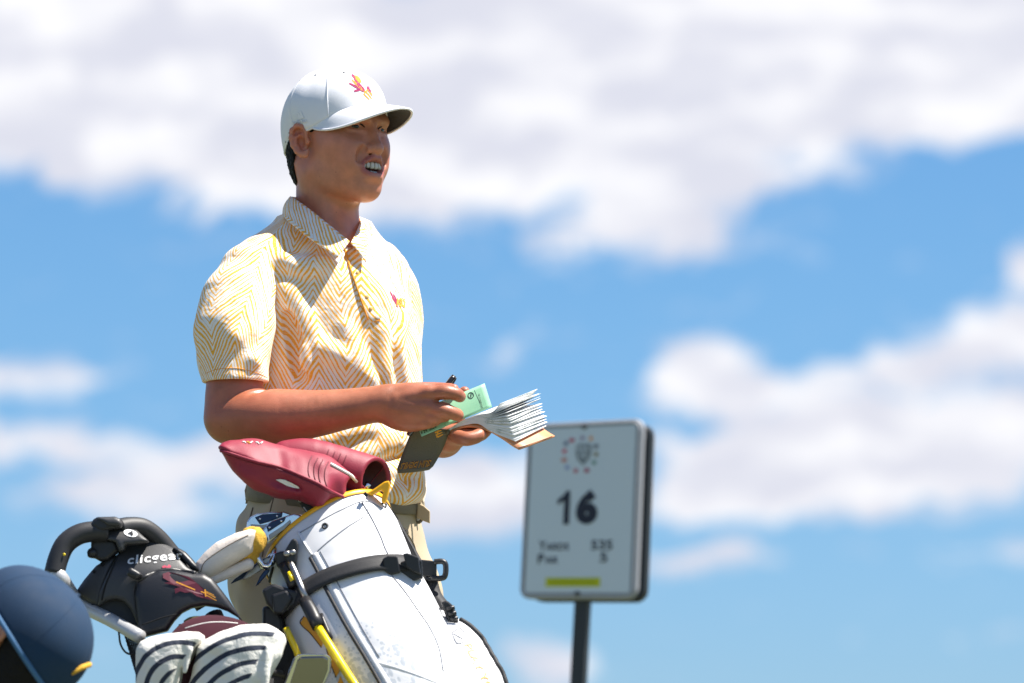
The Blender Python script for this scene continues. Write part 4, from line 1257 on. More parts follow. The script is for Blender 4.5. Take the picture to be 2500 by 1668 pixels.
# seams, piping, rivets
for pts, r, m_ in (([(733, 1301), (783, 1272), (832, 1246), (890, 1224), (935, 1243)], .0010, m_grey),
                   ([(760, 1360), (800, 1324), (850, 1286), (893, 1258), (900, 1236)], .0010, m_grey),
                   ([(884, 1228), (905, 1262), (928, 1308), (938, 1334), (946, 1352)], .0015, m_grey),
                   ([(952, 1400), (985, 1440), (1020, 1490), (1050, 1535), (1072, 1585), (1082, 1640)], .0012, m_grey),
                   ([(728, 1300), (745, 1330), (762, 1356)], .0022, m_bagplain),
                   ([(768, 1352), (790, 1392), (812, 1434), (860, 1526), (912, 1612), (960, 1690)], .0075, m_bagplain),
                   ([(758, 1362), (776, 1396), (796, 1438), (846, 1530), (898, 1616), (940, 1690)], .0034, m_black),
                   ([(782, 1346), (806, 1390), (830, 1434), (880, 1526), (926, 1605)], .0010, m_grey),
                   ([(905, 1614), (960, 1628), (1020, 1648), (1090, 1676)], .0050, m_bagplain),
                   ([(668, 1384), (660, 1418), (668, 1444), (690, 1500)], .0030, m_black)):
    obj('seam' if r < .003 else 'piping', cord_on('seam', pts, r, bag_tree, r * .3 if r < .005 else -r * .62), m_, bag)
for (x, y) in ((794, 1285), (936, 1235)):
    p = hit(x, y, bag_tree, .001)
    obj('eyelet', tube('eyelet', [p + .0042 * (math.cos(a) * np.array([1, 0, 0]) + math.sin(a) * np.array([0, .3, .95])) for a in np.linspace(0, 2 * math.pi, 9)], .0018, seg=6, n=2), m_plastic, bag)
# side pocket on the right, with black piping and lettering
pk = chain([W(1068, 1545, -.400), W(1098, 1610, -.425), W(1130, 1690, -.455), W(1170, 1800, -.50), W(1215, 1930, -.55)], [.040, .060, .068, .070, .058], .03)
pk_me = sdf_mesh('side_pocket', pk, W(1100, 1950, -.55) - .35, W(1130, 1690, -.43) + .3, .004)
pocket = obj('side_pocket', pk_me, m_bagplain, bag)
pk_tree = bvh_of(pk_me)
pkp = []
for y in range(1515, 1690, 12):      # the pocket's outer edge, found by walking in from the right
    for x in range(1300, 1040, -2):
        d = ray(x, y)
        if pk_tree.ray_cast(Vector(CAM), Vector(d))[0] is not None:
            pkp.append(hit(x - 4, y, pk_tree, .002)); break
if len(pkp) > 3:
    obj('piping', tube('piping', pkp, .0042, seg=8, n=3), m_black, pocket)
both = bvh_of(bag_me, pk_me)
me, v2 = text_mesh("PLAY YO", bold=.012)
on_surface(me, v2, [(1133, 1574), (1190, 1690), (1205, 1682), (1150, 1571)], both, .0012)
obj('lettering', me, m_gold, pocket)
tabp = [(1104, 1546), (1124, 1534), (1139, 1556), (1134, 1566), (1116, 1572), (1104, 1546)]
obj('stitched_tab', cord_on('stitched_tab', tabp, .0008, both, .0006, n=2), m_grey, pocket)
for a, b in (((1108, 1548), (1132, 1562)), ((1124, 1540), (1118, 1568))):
    obj('stitch', cord_on('stitch', [a, b], .0006, both, .0006), m_grey, pocket)
# belt of the trolley round the bag, with its clips
strap_me = strip_on('strap', [(690, 1497), (715, 1470), (748, 1442), (800, 1413), (860, 1393), (915, 1381), (965, 1379), (1003, 1384)], 36, bag_tree, .0065, 6)
strap = obj('strap', strap_me, m_black, bag, solid=.0035)
def clip(name, pts, y, thick, bev=.002, m_=None, par=None):
    return obj(name, px_prism(name, pts, y, thick), m_ or m_plastic, par or strap, bevel=bev)
ys = hit(958, 1384, bag_tree)[1]
clip('slider', [(934, 1364), (946, 1357), (970, 1358), (978, 1398), (954, 1404), (940, 1396)], ys - .016, .018)
ys2 = hit(990, 1380, bag_tree)[1]
clip('clip_lever', [(984, 1352), (994, 1350), (1022, 1360), (1028, 1402), (1010, 1396), (992, 1384)], ys2 - .034, .014)
clip('clip_base', [(978, 1372), (1010, 1362), (1030, 1368), (1032, 1412), (1010, 1418), (978, 1400)], ys2 - .020, .026)
yb = BR_[2][2] - .035
clip('buckle', [(1026, 1366), (1066, 1370), (1066, 1408), (1030, 1408)], yb, .020)
lp = [W(x, y, yb - .004) for (x, y) in ((1060, 1372), (1080, 1371), (1088, 1380), (1087, 1404), (1078, 1412), (1052, 1412))]
obj('buckle_loop', tube('buckle_loop', lp, .0048, seg=10), m_plastic, strap)
clip('buckle_web', [(1030, 1404), (1052, 1412), (1076, 1412), (1046, 1420)], yb - .002, .014)
# webbing down to the pocket, ladder buckle
wb = [W(x, y, d) for (x, y, d) in ((1052, 1412, yb + .008), (1062, 1446, yb), (1082, 1474, -.405), (1104, 1520, -.425), (1116, 1546, -.445))]
wq = catmull(wb, 5)
web = grid_mesh('webbing', [[q + np.array([s * .011, -abs(s) * -.002, -s * .003]) for s in (-1, 0, 1)] for q in wq])
obj('webbing', web, m_black, bag, solid=.002)
lad = thing('x', '', '') if False else None
fr0 = px_prism('ladder_buckle', [(1076, 1470), (1092, 1466), (1108, 1480), (1120, 1520), (1098, 1528), (1086, 1500)], -.452, .020)
ladder = obj('ladder_buckle', fr0, m_plastic, bag, bevel=.003)
for k in range(3):
    a = W(1090 + 5 * k, 1488 + 13 * k, -.456); b = W(1110 + 4 * k, 1482 + 13 * k, -.456)
    obj('bar', tube('bar', [a, b], .0034, seg=8, n=1), m_plastic, ladder)
# shoulder strap along the back of the bag
sb_ = [W(x, y, d) for (x, y, d) in ((938, 1232, -.28), (962, 1268, -.29), (990, 1318, -.30), (1010, 1352, -.31), (1040, 1408, -.33), (1064, 1450, -.35))]
sg = catmull(sb_, 5)
obj('shoulder_strap', grid_mesh('shoulder_strap', [[q + np.array([s * .006, -s * .004, .0]) for s in (-1, 0, 1)] for q in sg]), m_black, bag, solid=.006)
# stand legs on the left with their hinge
hinge = clip('hinge', [(694, 1346), (712, 1316), (722, 1314), (728, 1328), (724, 1372), (716, 1384), (698, 1370)], -.44, .05, .004, m_plastic, bag)
clip('hinge_plate', [(668, 1352), (690, 1344), (712, 1352), (716, 1388), (700, 1398), (676, 1384)], -.425, .03, .004, m_plastic, bag)
for (x, y) in ((714, 1349), (700, 1352)):
    obj('rivet', ball('rivet', W(x, y, -.442), (.006, .003, .005)), m_satin, hinge)
def rod(name, pts, r, m_, par, seg=12):
    return obj(name, tube(name, [W(*p) for p in pts], r, seg=seg, n=2), m_, par)
def bd(x, y, off): return (x, y, hit(x, y, bag_tree, 0, -.5)[1] - off)
leg = rod('stand_leg', [bd(772, 1524, .016), bd(800, 1569, .016), bd(822, 1604, .016), bd(850, 1648, .018), bd(880, 1694, .02), (960, 1822, -.62), (1060, 1990, -.70)], .0074, m_yrod, bag)
rod('upper_tube', [bd(694, 1378, .020), bd(706, 1404, .018), bd(718, 1432, .018)], .0105, m_plastic, leg)
rod('steel_tube', [bd(704, 1366, .024), bd(722, 1402, .022), bd(746, 1460, .018)], .0058, m_satin, leg)
rod('yellow_mark', [bd(706, 1398, .030), bd(714, 1418, .030)], .0038, m_yrod, leg)
rod('leg_joint', [bd(744, 1466, .018), bd(760, 1494, .018), bd(777, 1530, .018)], [.0105, .0118, .0112], m_plastic, leg)
rod('joint_clip', [bd(784, 1500, .010), bd(793, 1524, .010), bd(808, 1558, .010)], .0036, m_plastic, leg)
leg2 = rod('stand_leg', [(698, 1534, -.475), (724, 1590, -.485), (760, 1680, -.50), (840, 1850, -.53), (920, 2020, -.60)], .0058, m_yrod, bag)
# trolley bracket gripping the bag
brk = clip('bracket', [(638, 1440), (668, 1424), (700, 1436), (742, 1446), (740, 1470), (700, 1492), (672, 1500), (650, 1474)], -.455, .06, .005, m_plastic, bag)
clip('bracket_plate', [(662, 1452), (700, 1440), (716, 1462), (690, 1500), (668, 1498)], -.462, .02, .004, m_plastic, brk)
clip('bracket_foot', [(640, 1480), (676, 1478), (690, 1510), (694, 1540), (664, 1560), (640, 1530)], -.42, .05, .006, m_plastic, brk)
# fork emblem printed on the side panel
for poly in ([(744, 1505), (735, 1522), (760, 1548), (786, 1581), (790, 1570), (776, 1540), (764, 1520)],
             [(798, 1584), (808, 1618), (822, 1654), (830, 1640), (822, 1606), (806, 1580)],
             [(832, 1650), (826, 1668), (836, 1690), (850, 1690)]):
    me = np_mesh('fork_emblem', [hit(p[0], p[1], bag_tree, .0016) for p in poly], [tuple(range(len(poly)))], False)
    obj('fork_emblem', me, m_gold, bag)
for pts in ([(744, 1505), (735, 1522), (760, 1548), (786, 1581)], [(798, 1584), (808, 1618), (822, 1654)]):
    obj('emblem_edge', cord_on('emblem_edge', pts, .0009, bag_tree, .0018), m_darkprint, bag)

# =================================================================== clubs in the bag
def shaft(par, a, b=(790, 1330, -.27), r=.0050, m_=None):
    return obj('shaft', tube('shaft', [W(*a), W(*b), bagc * .75 + W(802, 1321, -.30) * .25], r, n=2), m_ or m_steel, par)
ir1 = thing('golf_iron', 'chrome iron head lying behind the other iron with its face turned down', 'golf club', tuple(W(660, 1275, -.33)))
o_ = [(601, 1291), (603, 1274), (611, 1262), (628, 1254), (660, 1250), (692, 1249), (708, 1254), (722, 1262), (716, 1276), (690, 1280), (650, 1292)]
obj('iron_head', px_prism('iron_head', o_, -.335, .014), m_steel, ir1, bevel=.0022, seg=3)
obj('badge', px_prism('badge', [(622, 1263), (640, 1256), (690, 1252), (688, 1262), (656, 1274), (634, 1280)], -.339, .005), m_badge, ir1, bevel=.0008)
obj('insert', px_prism('insert', [(612, 1280), (640, 1282), (656, 1279), (652, 1290), (612, 1292)], -.339, .005), m_satin, ir1, bevel=.0006)
for (x, y) in ((635, 1267), (677, 1260)): obj('screw', ball('screw', W(x, y, -.3395), (.0022, .0012, .0022)), m_steel, ir1)
shaft(ir1, (716, 1262, -.325))
ir2 = thing('golf_iron', 'chrome iron head resting in front with a rounded hosel curving into the bag', 'golf club', tuple(W(690, 1290, -.36)))
o_ = [(640, 1296), (652, 1280), (664, 1272), (700, 1259), (716, 1254), (730, 1257), (740, 1266), (742, 1278), (728, 1280), (710, 1283), (686, 1302), (664, 1320), (646, 1332), (643, 1312)]
obj('iron_head', px_prism('iron_head', o_, -.372, .016), m_steel, ir2, bevel=.0030, seg=3)
obj('badge', px_prism('badge', [(650, 1286), (662, 1275), (698, 1262), (694, 1273), (668, 1290), (654, 1299)], -.376, .005), m_badge, ir2, bevel=.0008)
obj('insert', px_prism('insert', [(656, 1306), (690, 1284), (708, 1269), (711, 1275), (694, 1293), (658, 1318)], -.376, .005), m_satin, ir2, bevel=.0006)
for (x, y) in ((658, 1288), (687, 1272)): obj('screw', ball('screw', W(x, y, -.3765), (.0022, .0012, .0022)), m_steel, ir2)
shaft(ir2, (736, 1270, -.362))
for k, (lab, pts, m1) in enumerate((
        ('dark wedge seen edge-on below the white mitten cover', [(562, 1426), (572, 1414), (640, 1366), (660, 1356), (656, 1370), (600, 1410)], m_badge),
        ('narrow dark iron tucked under the fleece lined cover', [(590, 1416), (604, 1398), (650, 1362), (668, 1360), (650, 1386), (606, 1412)], m_satin),
        ('small blade iron pointing down beside the bag hinge', [(623, 1432), (634, 1408), (652, 1384), (664, 1382), (656, 1398), (634, 1424)], m_badge))):
    irn = thing('golf_iron', lab, 'golf club', tuple(W(620, 1400, -.38)))
    obj('iron_head', px_prism('iron_head', pts, -.385 - .012 * k, .010), m1, irn, bevel=.0015)
    shaft(irn, (652, 1372 + 6 * k, -.38 - .01 * k), (760, 1345, -.30), .0055)
irb = thing('golf_iron', 'polished iron with an angular blue-lit neck between the mitten cover and the hinge', 'golf club', tuple(W(640, 1370, -.41)))
obj('iron_neck', tube('iron_neck', [W(x, y, -.415) for (x, y) in ((620, 1346), (628, 1362), (642, 1382), (656, 1384), (664, 1372))], .0058, seg=4, n=1), m_steel, irb)
obj('iron_head', px_prism('iron_head', [(616, 1342), (624, 1340), (634, 1362), (630, 1366)], -.418, .02), m_steel, irb, bevel=.001)
shaft(irb, (664, 1374, -.41), (730, 1350, -.33), .0055)
for lab, pts in (('slim steel iron rising just left of the yellow bag rim', [(690, 1350), (700, 1318), (714, 1290), (724, 1284), (716, 1304), (702, 1340)]),
                 ('thin satin grey iron standing behind the slim steel iron by the rim', [(676, 1338), (684, 1346), (712, 1296), (726, 1282), (706, 1290)])):
    irn = thing('golf_iron', lab, 'golf club', tuple(W(700, 1320, -.36)))
    obj('iron_head', px_prism('iron_head', pts, -.352, .012), m_satin if 'satin' in lab else m_steel, irn, bevel=.002)
    shaft(irn, (712, 1312, -.345), (770, 1335, -.29))
wd = thing('golf_wedge', 'chrome wedge with a wide bright rim showing its greenish face at the bottom edge', 'golf club', tuple(W(750, 1640, -.52)))
fr_w = [(690, 1676), (718, 1606), (728, 1598), (742, 1596), (795, 1597), (806, 1602), (810, 1612), (808, 1640), (792, 1676)]
yw = [-.545 + (1676 - p[1]) / 80 * -.035 for p in fr_w]
obj('wedge_head', px_prism('wedge_head', fr_w, yw, .012), m_steel, wd, bevel=.003, seg=3)
fc = [(706, 1678), (726, 1616), (734, 1608), (790, 1606), (800, 1612), (800, 1636), (784, 1678)]
yf = [-.549 + (1676 - p[1]) / 80 * -.035 for p in fc]
obj('wedge_face', px_prism('wedge_face', fc, yf, .006), m_satin, wd, bevel=.0006)
obj('shaft', tube('shaft', [W(700, 1672, -.54), W(690, 1720, -.52), W(700, 2000, -.5)], .0052), m_steel, wd)
# black grip with white print, between the cover and the rim
gr = thing('putter_grip', 'flat black club grip with white print poking out beside the yellow bag rim', 'golf club', tuple(W(745, 1230, -.33)))
gq = [(716, 1212), (722, 1204), (734, 1202), (742, 1206), (792, 1262), (766, 1276)]
g_me = px_prism('grip', gq, -.345, .022)
obj('grip', g_me, m_plastic, gr, bevel=.004)
gt = bvh_of(g_me)
me, v2 = text_mesh("CA"); on_surface(me, v2, [(733, 1229), (746, 1215), (737, 1207), (726, 1222)], gt, .0008); obj('lettering', me, mat('white_print', (.75, .75, .75)), gr)
obj('print_line', strip_on('print_line', [(741, 1238), (756, 1258)], 3, gt, .0008), bpy.data.materials['white_print'], gr)
obj('shaft', tube('shaft', [W(775, 1262, -.335), W(830, 1340, -.30), bagc * .7 + W(802, 1321, -.3) * .3], .0055), m_steel, gr)

# =================================================================== maroon head covers
m_maroon = mat('maroon_leather', (0.30, 0.020, 0.052), rough=.58, bump=.2, bscale=500, spec=.5)
nt = m_maroon.node_tree; ai = N(nt, 'ShaderNodeAttribute', attribute_name='inner')
nt.links.new(MIX(nt, ai.outputs['Fac'], (0.26, 0.014, 0.038, 1), (0.006, 0.006, 0.007, 1)), nt.nodes['Principled BSDF'].inputs['Base Color'])
m_mline = mat('maroon_thread', (0.16, 0.010, 0.028), rough=.6)
m_fleece = mat('white_fleece', (0.78, 0.76, 0.72), rough=.95, bump=.8, bscale=400)
m_blackin = mat('black_lining', (0.008, 0.008, 0.009), rough=.95)
hb = thing('headcover', 'maroon leather head cover farther back with its black lined cuff open to the right', 'head cover', tuple(W(850, 1160, -.30)))
c2 = smooth_chain([W(700, 1118, -.315), W(760, 1124, -.31), W(850, 1152, -.305), W(920, 1178, -.30), W(975, 1197, -.298)], [.030, .036, .0385, .0410, .0415], 3, .004)
endn = W(936, 1186, -.30) - W(850, 1152, -.305)
c2 += [half(W(918, 1178, -.30), (.84, -.50, -.20), .002, 's'), cone(W(880, 1163, -.303), W(1000, 1206, -.298), .0330, .0365, .002, 's')]
h2_me = sdf_mesh('cover', c2, W(800, 1150, -.30) - .16, W(800, 1150, -.30) + .16, .0020)
h2 = obj('cover', h2_me, m_maroon, hb); h2t = bvh_of(h2_me)
def inner(me, fn):
    at = me.attributes.new('inner', 'FLOAT', 'POINT'); at.data.foreach_set('value', fn(coords(me)).astype(np.float32))
def in_cone(P, a, b, ra, rb):
    t = np.clip(((P - a) @ (b - a)) / ((b - a) @ (b - a)), 0, 1)
    return np.clip((ra + (rb - ra) * t + .0010 - np.linalg.norm(P - a - t[:, None] * (b - a), axis=1)) / .0012, 0, 1)
inner(h2_me, lambda P: in_cone(P, W(880, 1163, -.303), W(1000, 1206, -.298), .0330, .0365) * np.clip(-.5 - ((P - W(918, 1178, -.30)) @ np.array([.84, -.50, -.20])) / .003, 0, 1))
for x0 in (797, 812, 826, 840):
    obj('seam', cord_on('seam', [(x0 + 6, 1098 + (x0 - 797) * .33), (x0 - 3, 1122 + (x0 - 797) * .33), (x0 - 7, 1140 + (x0 - 797) * .4)], .0009, h2t, .0006), m_mline, hb)
obj('seam', cord_on('seam', [(936, 1142), (922, 1158), (908, 1176), (902, 1192)], .0008, h2t, .0006), m_mline, hb)
obj('shaft', tube('shaft', [W(900, 1180, -.30), W(840, 1300, -.28), bagc * .6 + W(802, 1321, -.30) * .4], .0055), m_steel, hb)

ha = thing('headcover', 'big maroon leather driver cover in front with white embroidery along its top', 'head cover', tuple(W(690, 1150, -.36)))
axv = np.array([math.cos(math.radians(-17)), 0, math.sin(math.radians(-17))]); upv = np.array([-axv[2], 0, axv[0]])
AH = np.stack([axv, np.array([0, 1.0, 0]), upv])
o1 = [(536, 1096), (545, 1085), (562, 1078), (592, 1075), (642, 1079), (690, 1086), (730, 1100), (772, 1116), (800, 1130), (812, 1160), (806, 1206), (792, 1240), (774, 1246), (758, 1230), (736, 1212), (696, 1218), (663, 1212), (622, 1198), (598, 1180), (570, 1152), (546, 1114)]
pa_, pb_ = W(536, 1095, -.36), W(847, 1219, -.36)
pdx = (pb_ - pa_)[[0, 2]]; pdx /= np.linalg.norm(pdx); pnx = np.array([-pdx[1], pdx[0]])
def ridge_y(x, z):
    v = (x - pa_[0]) * pnx[0] + (z - pa_[2]) * pnx[1]
    return (-.395 + np.where(v > 0, .95, .60) * (np.sqrt(v * v + 4e-6))).astype(np.float32)
c1 = [plate_sdf(o1, -.36, ridge_y, .030, .016, .01), cone(W(770, 1168, -.360), W(885, 1212, -.348), .0385, .0255, .03)]
ax1 = W(862, 1206, -.35) - W(770, 1168, -.355)
c1 += [half(W(870, 1204, -.35), (.84, -.52, -.12), .002, 's'), cone(W(835, 1192, -.352), W(905, 1219, -.346), .0205, .0230, .002, 's')]
for (a, b, r) in (((700, 1150), (724, 1190), .006), ((600, 1150), (680, 1190), .007)):
    c1 += ridge([], 0) if False else [cone(W(*a, -.405), W(*b, -.41), r * .5, r, .02)]
c1 += [cone(W(688, 1094, -.405), W(692, 1135, -.425), .004, .003, .016, 's'), cone(W(718, 1102, -.405), W(724, 1140, -.425), .004, .003, .016, 's'),
       cone(W(655, 1172, -.425), W(728, 1192, -.41), .004, .006, .02, 's'),
       field(lambda P: .0020 * vnoise(P, 75, 41) + .0012 * vnoise(P, 150, 42), W(680, 1160, -.36), .3)]
h1_me = sdf_mesh('cover', c1, W(705, 1150, -.35) - .19, W(705, 1150, -.35) + .19, .0024)
h1 = obj('cover', h1_me, m_maroon, ha); h1t = bvh_of(h1_me)
inner(h1_me, lambda P: in_cone(P, W(835, 1192, -.352), W(905, 1219, -.346), .0205, .0230) * np.clip(-.5 - ((P - W(870, 1204, -.35)) @ np.array([.84, -.52, -.12])) / .003, 0, 1))
obj('piping', cord_on('piping', [(540, 1100), (560, 1106), (581, 1113), (622, 1126), (683, 1142), (724, 1158), (775, 1181), (806, 1199), (846, 1217)], .0030, h1t, .0008), m_maroon, ha)
obj('seam', cord_on('seam', [(545, 1107), (581, 1119), (622, 1132), (683, 1148), (724, 1164), (775, 1187), (806, 1205)], .0011, h1t, .0002), m_mline, ha)
for dx in (0, 14, 26, 40):
    obj('seam', cord_on('seam', [(762 + dx, 1114 + dx * .35), (754 + dx, 1132 + dx * .35), (753 + dx, 1156 + dx * .4), (762 + dx, 1180 + dx * .5)], .0010, h1t, .0006), m_mline, ha)
obj('seam', cord_on('seam', [(868, 1176), (856, 1190), (846, 1206)], .0008, h1t, .0006), m_mline, ha)
wt_me = np_mesh('white_panel', [hit(x, y, h1t, .0016) for (x, y) in ((673, 1171), (684, 1169), (697, 1171), (715, 1179), (730, 1187), (730, 1194), (716, 1192), (700, 1186), (686, 1179))], [tuple(range(9))], False)
obj('white_panel', wt_me, m_fleece, ha)
obj('white_edge', cord_on('white_edge', [(806, 1134), (830, 1147), (856, 1162), (872, 1176)], .0030, h1t, .0010), m_fleece, ha)
for a, b in (((592, 1080), (600, 1083)), ((602, 1080), (609, 1084)), ((611, 1083), (617, 1080)), ((624, 1081), (632, 1085)), ((636, 1084), (642, 1081))):
    obj('embroidery', cord_on('embroidery', [a, ((a[0] + b[0]) / 2 + 1, (a[1] + b[1]) / 2 - 2), b], .0013, h1t, .0006), m_fleece if a[0] != 602 else m_gold, ha)
obj('shaft', tube('shaft', [W(855, 1203, -.35), W(820, 1320, -.30), bagc * .6 + W(802, 1321, -.30) * .4], .0055), m_steel, ha)

# =================================================================== cream mitten cover
m_cream = mat('cream_leather', (0.74, 0.65, 0.57), rough=.6, bump=.4, bscale=220, var=.06, vscale=60)
m_lining = mat('yellow_fleece', (0.62, 0.36, 0.045), rough=.95, bump=1.0, bscale=420)
mt = thing('mitten_cover', 'cream leather putter cover with yellow fleece lining beside the irons', 'head cover', tuple(W(560, 1350, -.43)))
ma = np.array([.83, 0, .557]); mu = np.array([-.557, 0, .83]); AM = np.stack([ma, np.array([0, 1.0, 0]), mu])
mp_ = [plate_sdf([(474, 1398), (480, 1374), (500, 1350), (528, 1326), (574, 1302), (612, 1293), (626, 1297), (627, 1312), (618, 1348), (580, 1374), (543, 1396), (512, 1411), (488, 1414)], -.43, lambda x, z: np.full(len(x), -.43, np.float32), .027, .019, .01), field(lambda P: .0008 * vnoise(P, 120, 51), W(560, 1350, -.43), .2)]
mme = sdf_mesh('leather', mp_, W(560, 1350, -.43) - .12, W(560, 1350, -.43) + .12, .0022)
mo = obj('leather', mme, m_cream, mt); mtree = bvh_of(mme)
ml = [cone(W(590, 1343, -.425), W(617, 1320, -.425), .018, .0240, .01), cone(W(528, 1408, -.415), W(612, 1362, -.415), .010, .013, .01),
      field(lambda P: .0012 * vnoise(P, 500, 52), W(580, 1350, -.43), .2)]
obj('lining', sdf_mesh('lining', ml, W(570, 1360, -.43) - .11, W(570, 1360, -.43) + .11, .0022), m_lining, mt)
mf = [cone(W(520, 1416, -.432), W(606, 1378, -.430), .0085, .010, .01)]
obj('flap', sdf_mesh('flap', mf, W(560, 1395, -.43) - .08, W(560, 1395, -.43) + .08, .0022), m_cream, mt)
obj('seam', cord_on('seam', [(490, 1396), (500, 1372), (536, 1345), (575, 1322), (606, 1307)], .0008, mtree, .0002), m_seam, mt)
obj('shaft', tube('shaft', [W(612, 1340, -.42), W(720, 1350, -.34), bagc * .7 + W(802, 1321, -.30) * .3], .0055), m_steel, mt)
# =================================================================== push trolley
TR = -.47      # depth of the console
cart = thing('push_trolley', 'black push trolley with padded handle and moulded console beside the striped head covers', 'golf trolley', tuple(W(380, 1450, TR)))
m_foam = mat('foam_grip', (0.020, 0.020, 0.022), rough=.55, bump=.1, bscale=400)
m_console = mat('console_plastic', (0.040, 0.040, 0.042), rough=.48, bump=.12, bscale=350)
m_consoled = mat('console_dark', (0.012, 0.013, 0.017), rough=.45, bump=.1, bscale=350)
m_whitep = mat('white_print', (.78, .78, .78), rough=.5) if 'white_print' not in bpy.data.materials else bpy.data.materials['white_print']
m_silver = mat('silver_tube', (0.50, 0.50, 0.50), rough=.35, metal=.3)
handle = obj('handle', tube('handle', [W(262, 1298, TR - .01), W(225, 1298, TR - .015), W(190, 1306, TR - .02), W(160, 1328, TR - .025), W(143, 1362, TR - .03), W(132, 1402, TR - .035)],
                            [.0175] * 6, seg=20), m_foam, cart)
obj('handle', tube('handle', [W(290, 1290, TR), W(318, 1286, TR + .012), W(350, 1290, TR + .024), W(382, 1312, TR + .036), W(410, 1344, TR + .045), W(440, 1384, TR + .05), W(500, 1480, TR + .06)],
                   [.0165] * 7, seg=20), m_foam, cart)
obj('silver_tube', tube('silver_tube', [W(135, 1396, TR - .034), W(152, 1420, TR - .034), W(182, 1462, TR + .035), W(216, 1487, TR + .02), W(270, 1514, TR - .02), W(344, 1556, TR - .065)], [.0140, .0140, .0130, .0118, .0115, .0115]), m_silver, handle)
obj('yellow_fleck', ball('yellow_fleck', W(157, 1354, TR - .046), (.0024, .0012, .0024)), m_yrod, handle)
flat = lambda y: (lambda x, z: np.full(len(x), y, np.float32))
zpx = lambda y: W(380, y, TR)[2]
xpx = lambda x: W(x, 1400, TR)[0]
def soft(v, e): return .5 * (v + np.sqrt(v * v + e * e))
hub = plate_mesh('hub', [plate_sdf([(226, 1286), (229, 1272), (240, 1265), (284, 1264), (297, 1270), (303, 1284), (298, 1292), (272, 1297), (252, 1301), (240, 1300)], TR, flat(TR - .005), .026, .006)], .002)
obj('hub', hub, m_plastic, cart)
obj('hub_cap', plate_mesh('hub_cap', [plate_sdf([(236, 1270), (246, 1265), (284, 1264), (297, 1270), (303, 1285), (292, 1289), (266, 1288), (252, 1277)], TR, lambda x, z: TR - .022 + .5 * soft(z - zpx(1276), .006), .016, .007)], .002), m_console, cart)
nk = plate_mesh('neck', [plate_sdf([(248, 1297), (270, 1290), (302, 1288), (334, 1295), (366, 1324), (332, 1330), (308, 1332), (304, 1345), (293, 1350), (284, 1326), (262, 1320)], TR, lambda x, z: TR - .004 + 1.0 * soft(z - zpx(1316), .008), .022, .006)], .002)
neck = obj('neck', nk, m_console, cart)
nkt = bvh_of(nk)
obj('clamp', plate_mesh('clamp', [plate_sdf([(222, 1318), (250, 1312), (284, 1320), (292, 1344), (264, 1368), (244, 1370), (230, 1362), (214, 1360), (212, 1346), (222, 1338)], TR, flat(TR + .012), .018, .006)], .002), m_consoled, cart)
obj('clamp_bolt', tube('clamp_bolt', [W(225, 1350, TR - .012), W(225, 1350, TR + .01)], .0085, n=1, seg=16), m_plastic, cart)
disc = np_mesh('badge_print', [hit(319 + 17 * math.cos(a), 1303 + 8.5 * math.sin(a) + .18 * 17 * math.cos(a), nkt, .0010) for a in np.linspace(0, 2 * math.pi, 24, endpoint=False)], [tuple(range(24))], False)
obj('badge_print', disc, m_whitep, neck)
me, v2 = text_mesh("4", bold=.05); on_surface(me, v2, [(312, 1308.5), (326, 1309.5), (326, 1298.5), (312, 1297)], nkt, .0016); obj('lettering', me, m_consoled, neck)
main = [(304, 1318), (340, 1315), (374, 1314), (398, 1324), (422, 1336), (440, 1362), (458, 1384), (482, 1396), (486, 1406), (430, 1400), (392, 1402), (352, 1420), (336, 1440), (342, 1500), (338, 1530), (330, 1508), (320, 1488), (304, 1470), (284, 1464), (262, 1468), (240, 1482),
        (243, 1450), (254, 1424), (268, 1392), (286, 1352), (296, 1334)]
ymain = lambda x, z: TR - .012 + 1.05 * soft(z - zpx(1392), .02) + 2.0 * (x - xpx(350)) ** 2
cmain = plate_mesh('console', [plate_sdf(main, TR, ymain, .017, .007)], .0022)
console = obj('console', cmain, m_console, cart)
cmt = bvh_of(cmain)
side = [(288, 1352), (268, 1392), (254, 1428), (245, 1470), (240, 1480), (216, 1472), (187, 1449), (185, 1438), (204, 1412), (232, 1380), (260, 1363)]
cside = plate_mesh('side_cheek', [plate_sdf(side, TR, lambda x, z: TR + .004 + .55 * soft(xpx(262) - x, .02) + .5 * soft(z - zpx(1400), .03), .018, .008)], .0022)
obj('side_cheek', cside, m_console, console)
cst = bvh_of(cside)
for (x, y, r) in ((230, 1396, 4.5), (250, 1378, 6)):
    obj('screw_hole', np_mesh('screw_hole', [hit(x + r * .8 * math.cos(a), y + r * math.sin(a), cst, .0012) for a in np.linspace(0, 2 * math.pi, 14, endpoint=False)], [tuple(range(14))], False), m_blackin, console)
obj('console_base', plate_mesh('console_base', [plate_sdf([(214, 1480), (236, 1464), (262, 1450), (290, 1446), (320, 1456), (342, 1480), (348, 1520), (346, 1552), (300, 1530), (256, 1506)], TR, flat(TR + .020), .014, .005)], .0025), m_consoled, console)
right = [(418, 1334), (436, 1337), (452, 1346), (468, 1363), (482, 1380), (486, 1394), (466, 1388), (444, 1364)]
obj('console_ear', plate_mesh('console_ear', [plate_sdf(right, TR, lambda x, z: TR + .012 + .6 * soft(z - zpx(1370), .02), .020, .008)], .0022), m_consoled, console)
lid = [(338, 1424), (356, 1412), (392, 1397), (430, 1395), (474, 1403), (500, 1403), (522, 1416), (560, 1466), (600, 1526), (580, 1508), (556, 1494), (530, 1485), (503, 1482), (470, 1488), (447, 1500), (428, 1520), (412, 1544), (342, 1562), (340, 1524), (336, 1490), (332, 1460)]
ylid = lambda x, z: TR - .036 + .62 * soft(z - zpx(1430), .03) + 1.6 * (x - xpx(420)) ** 2
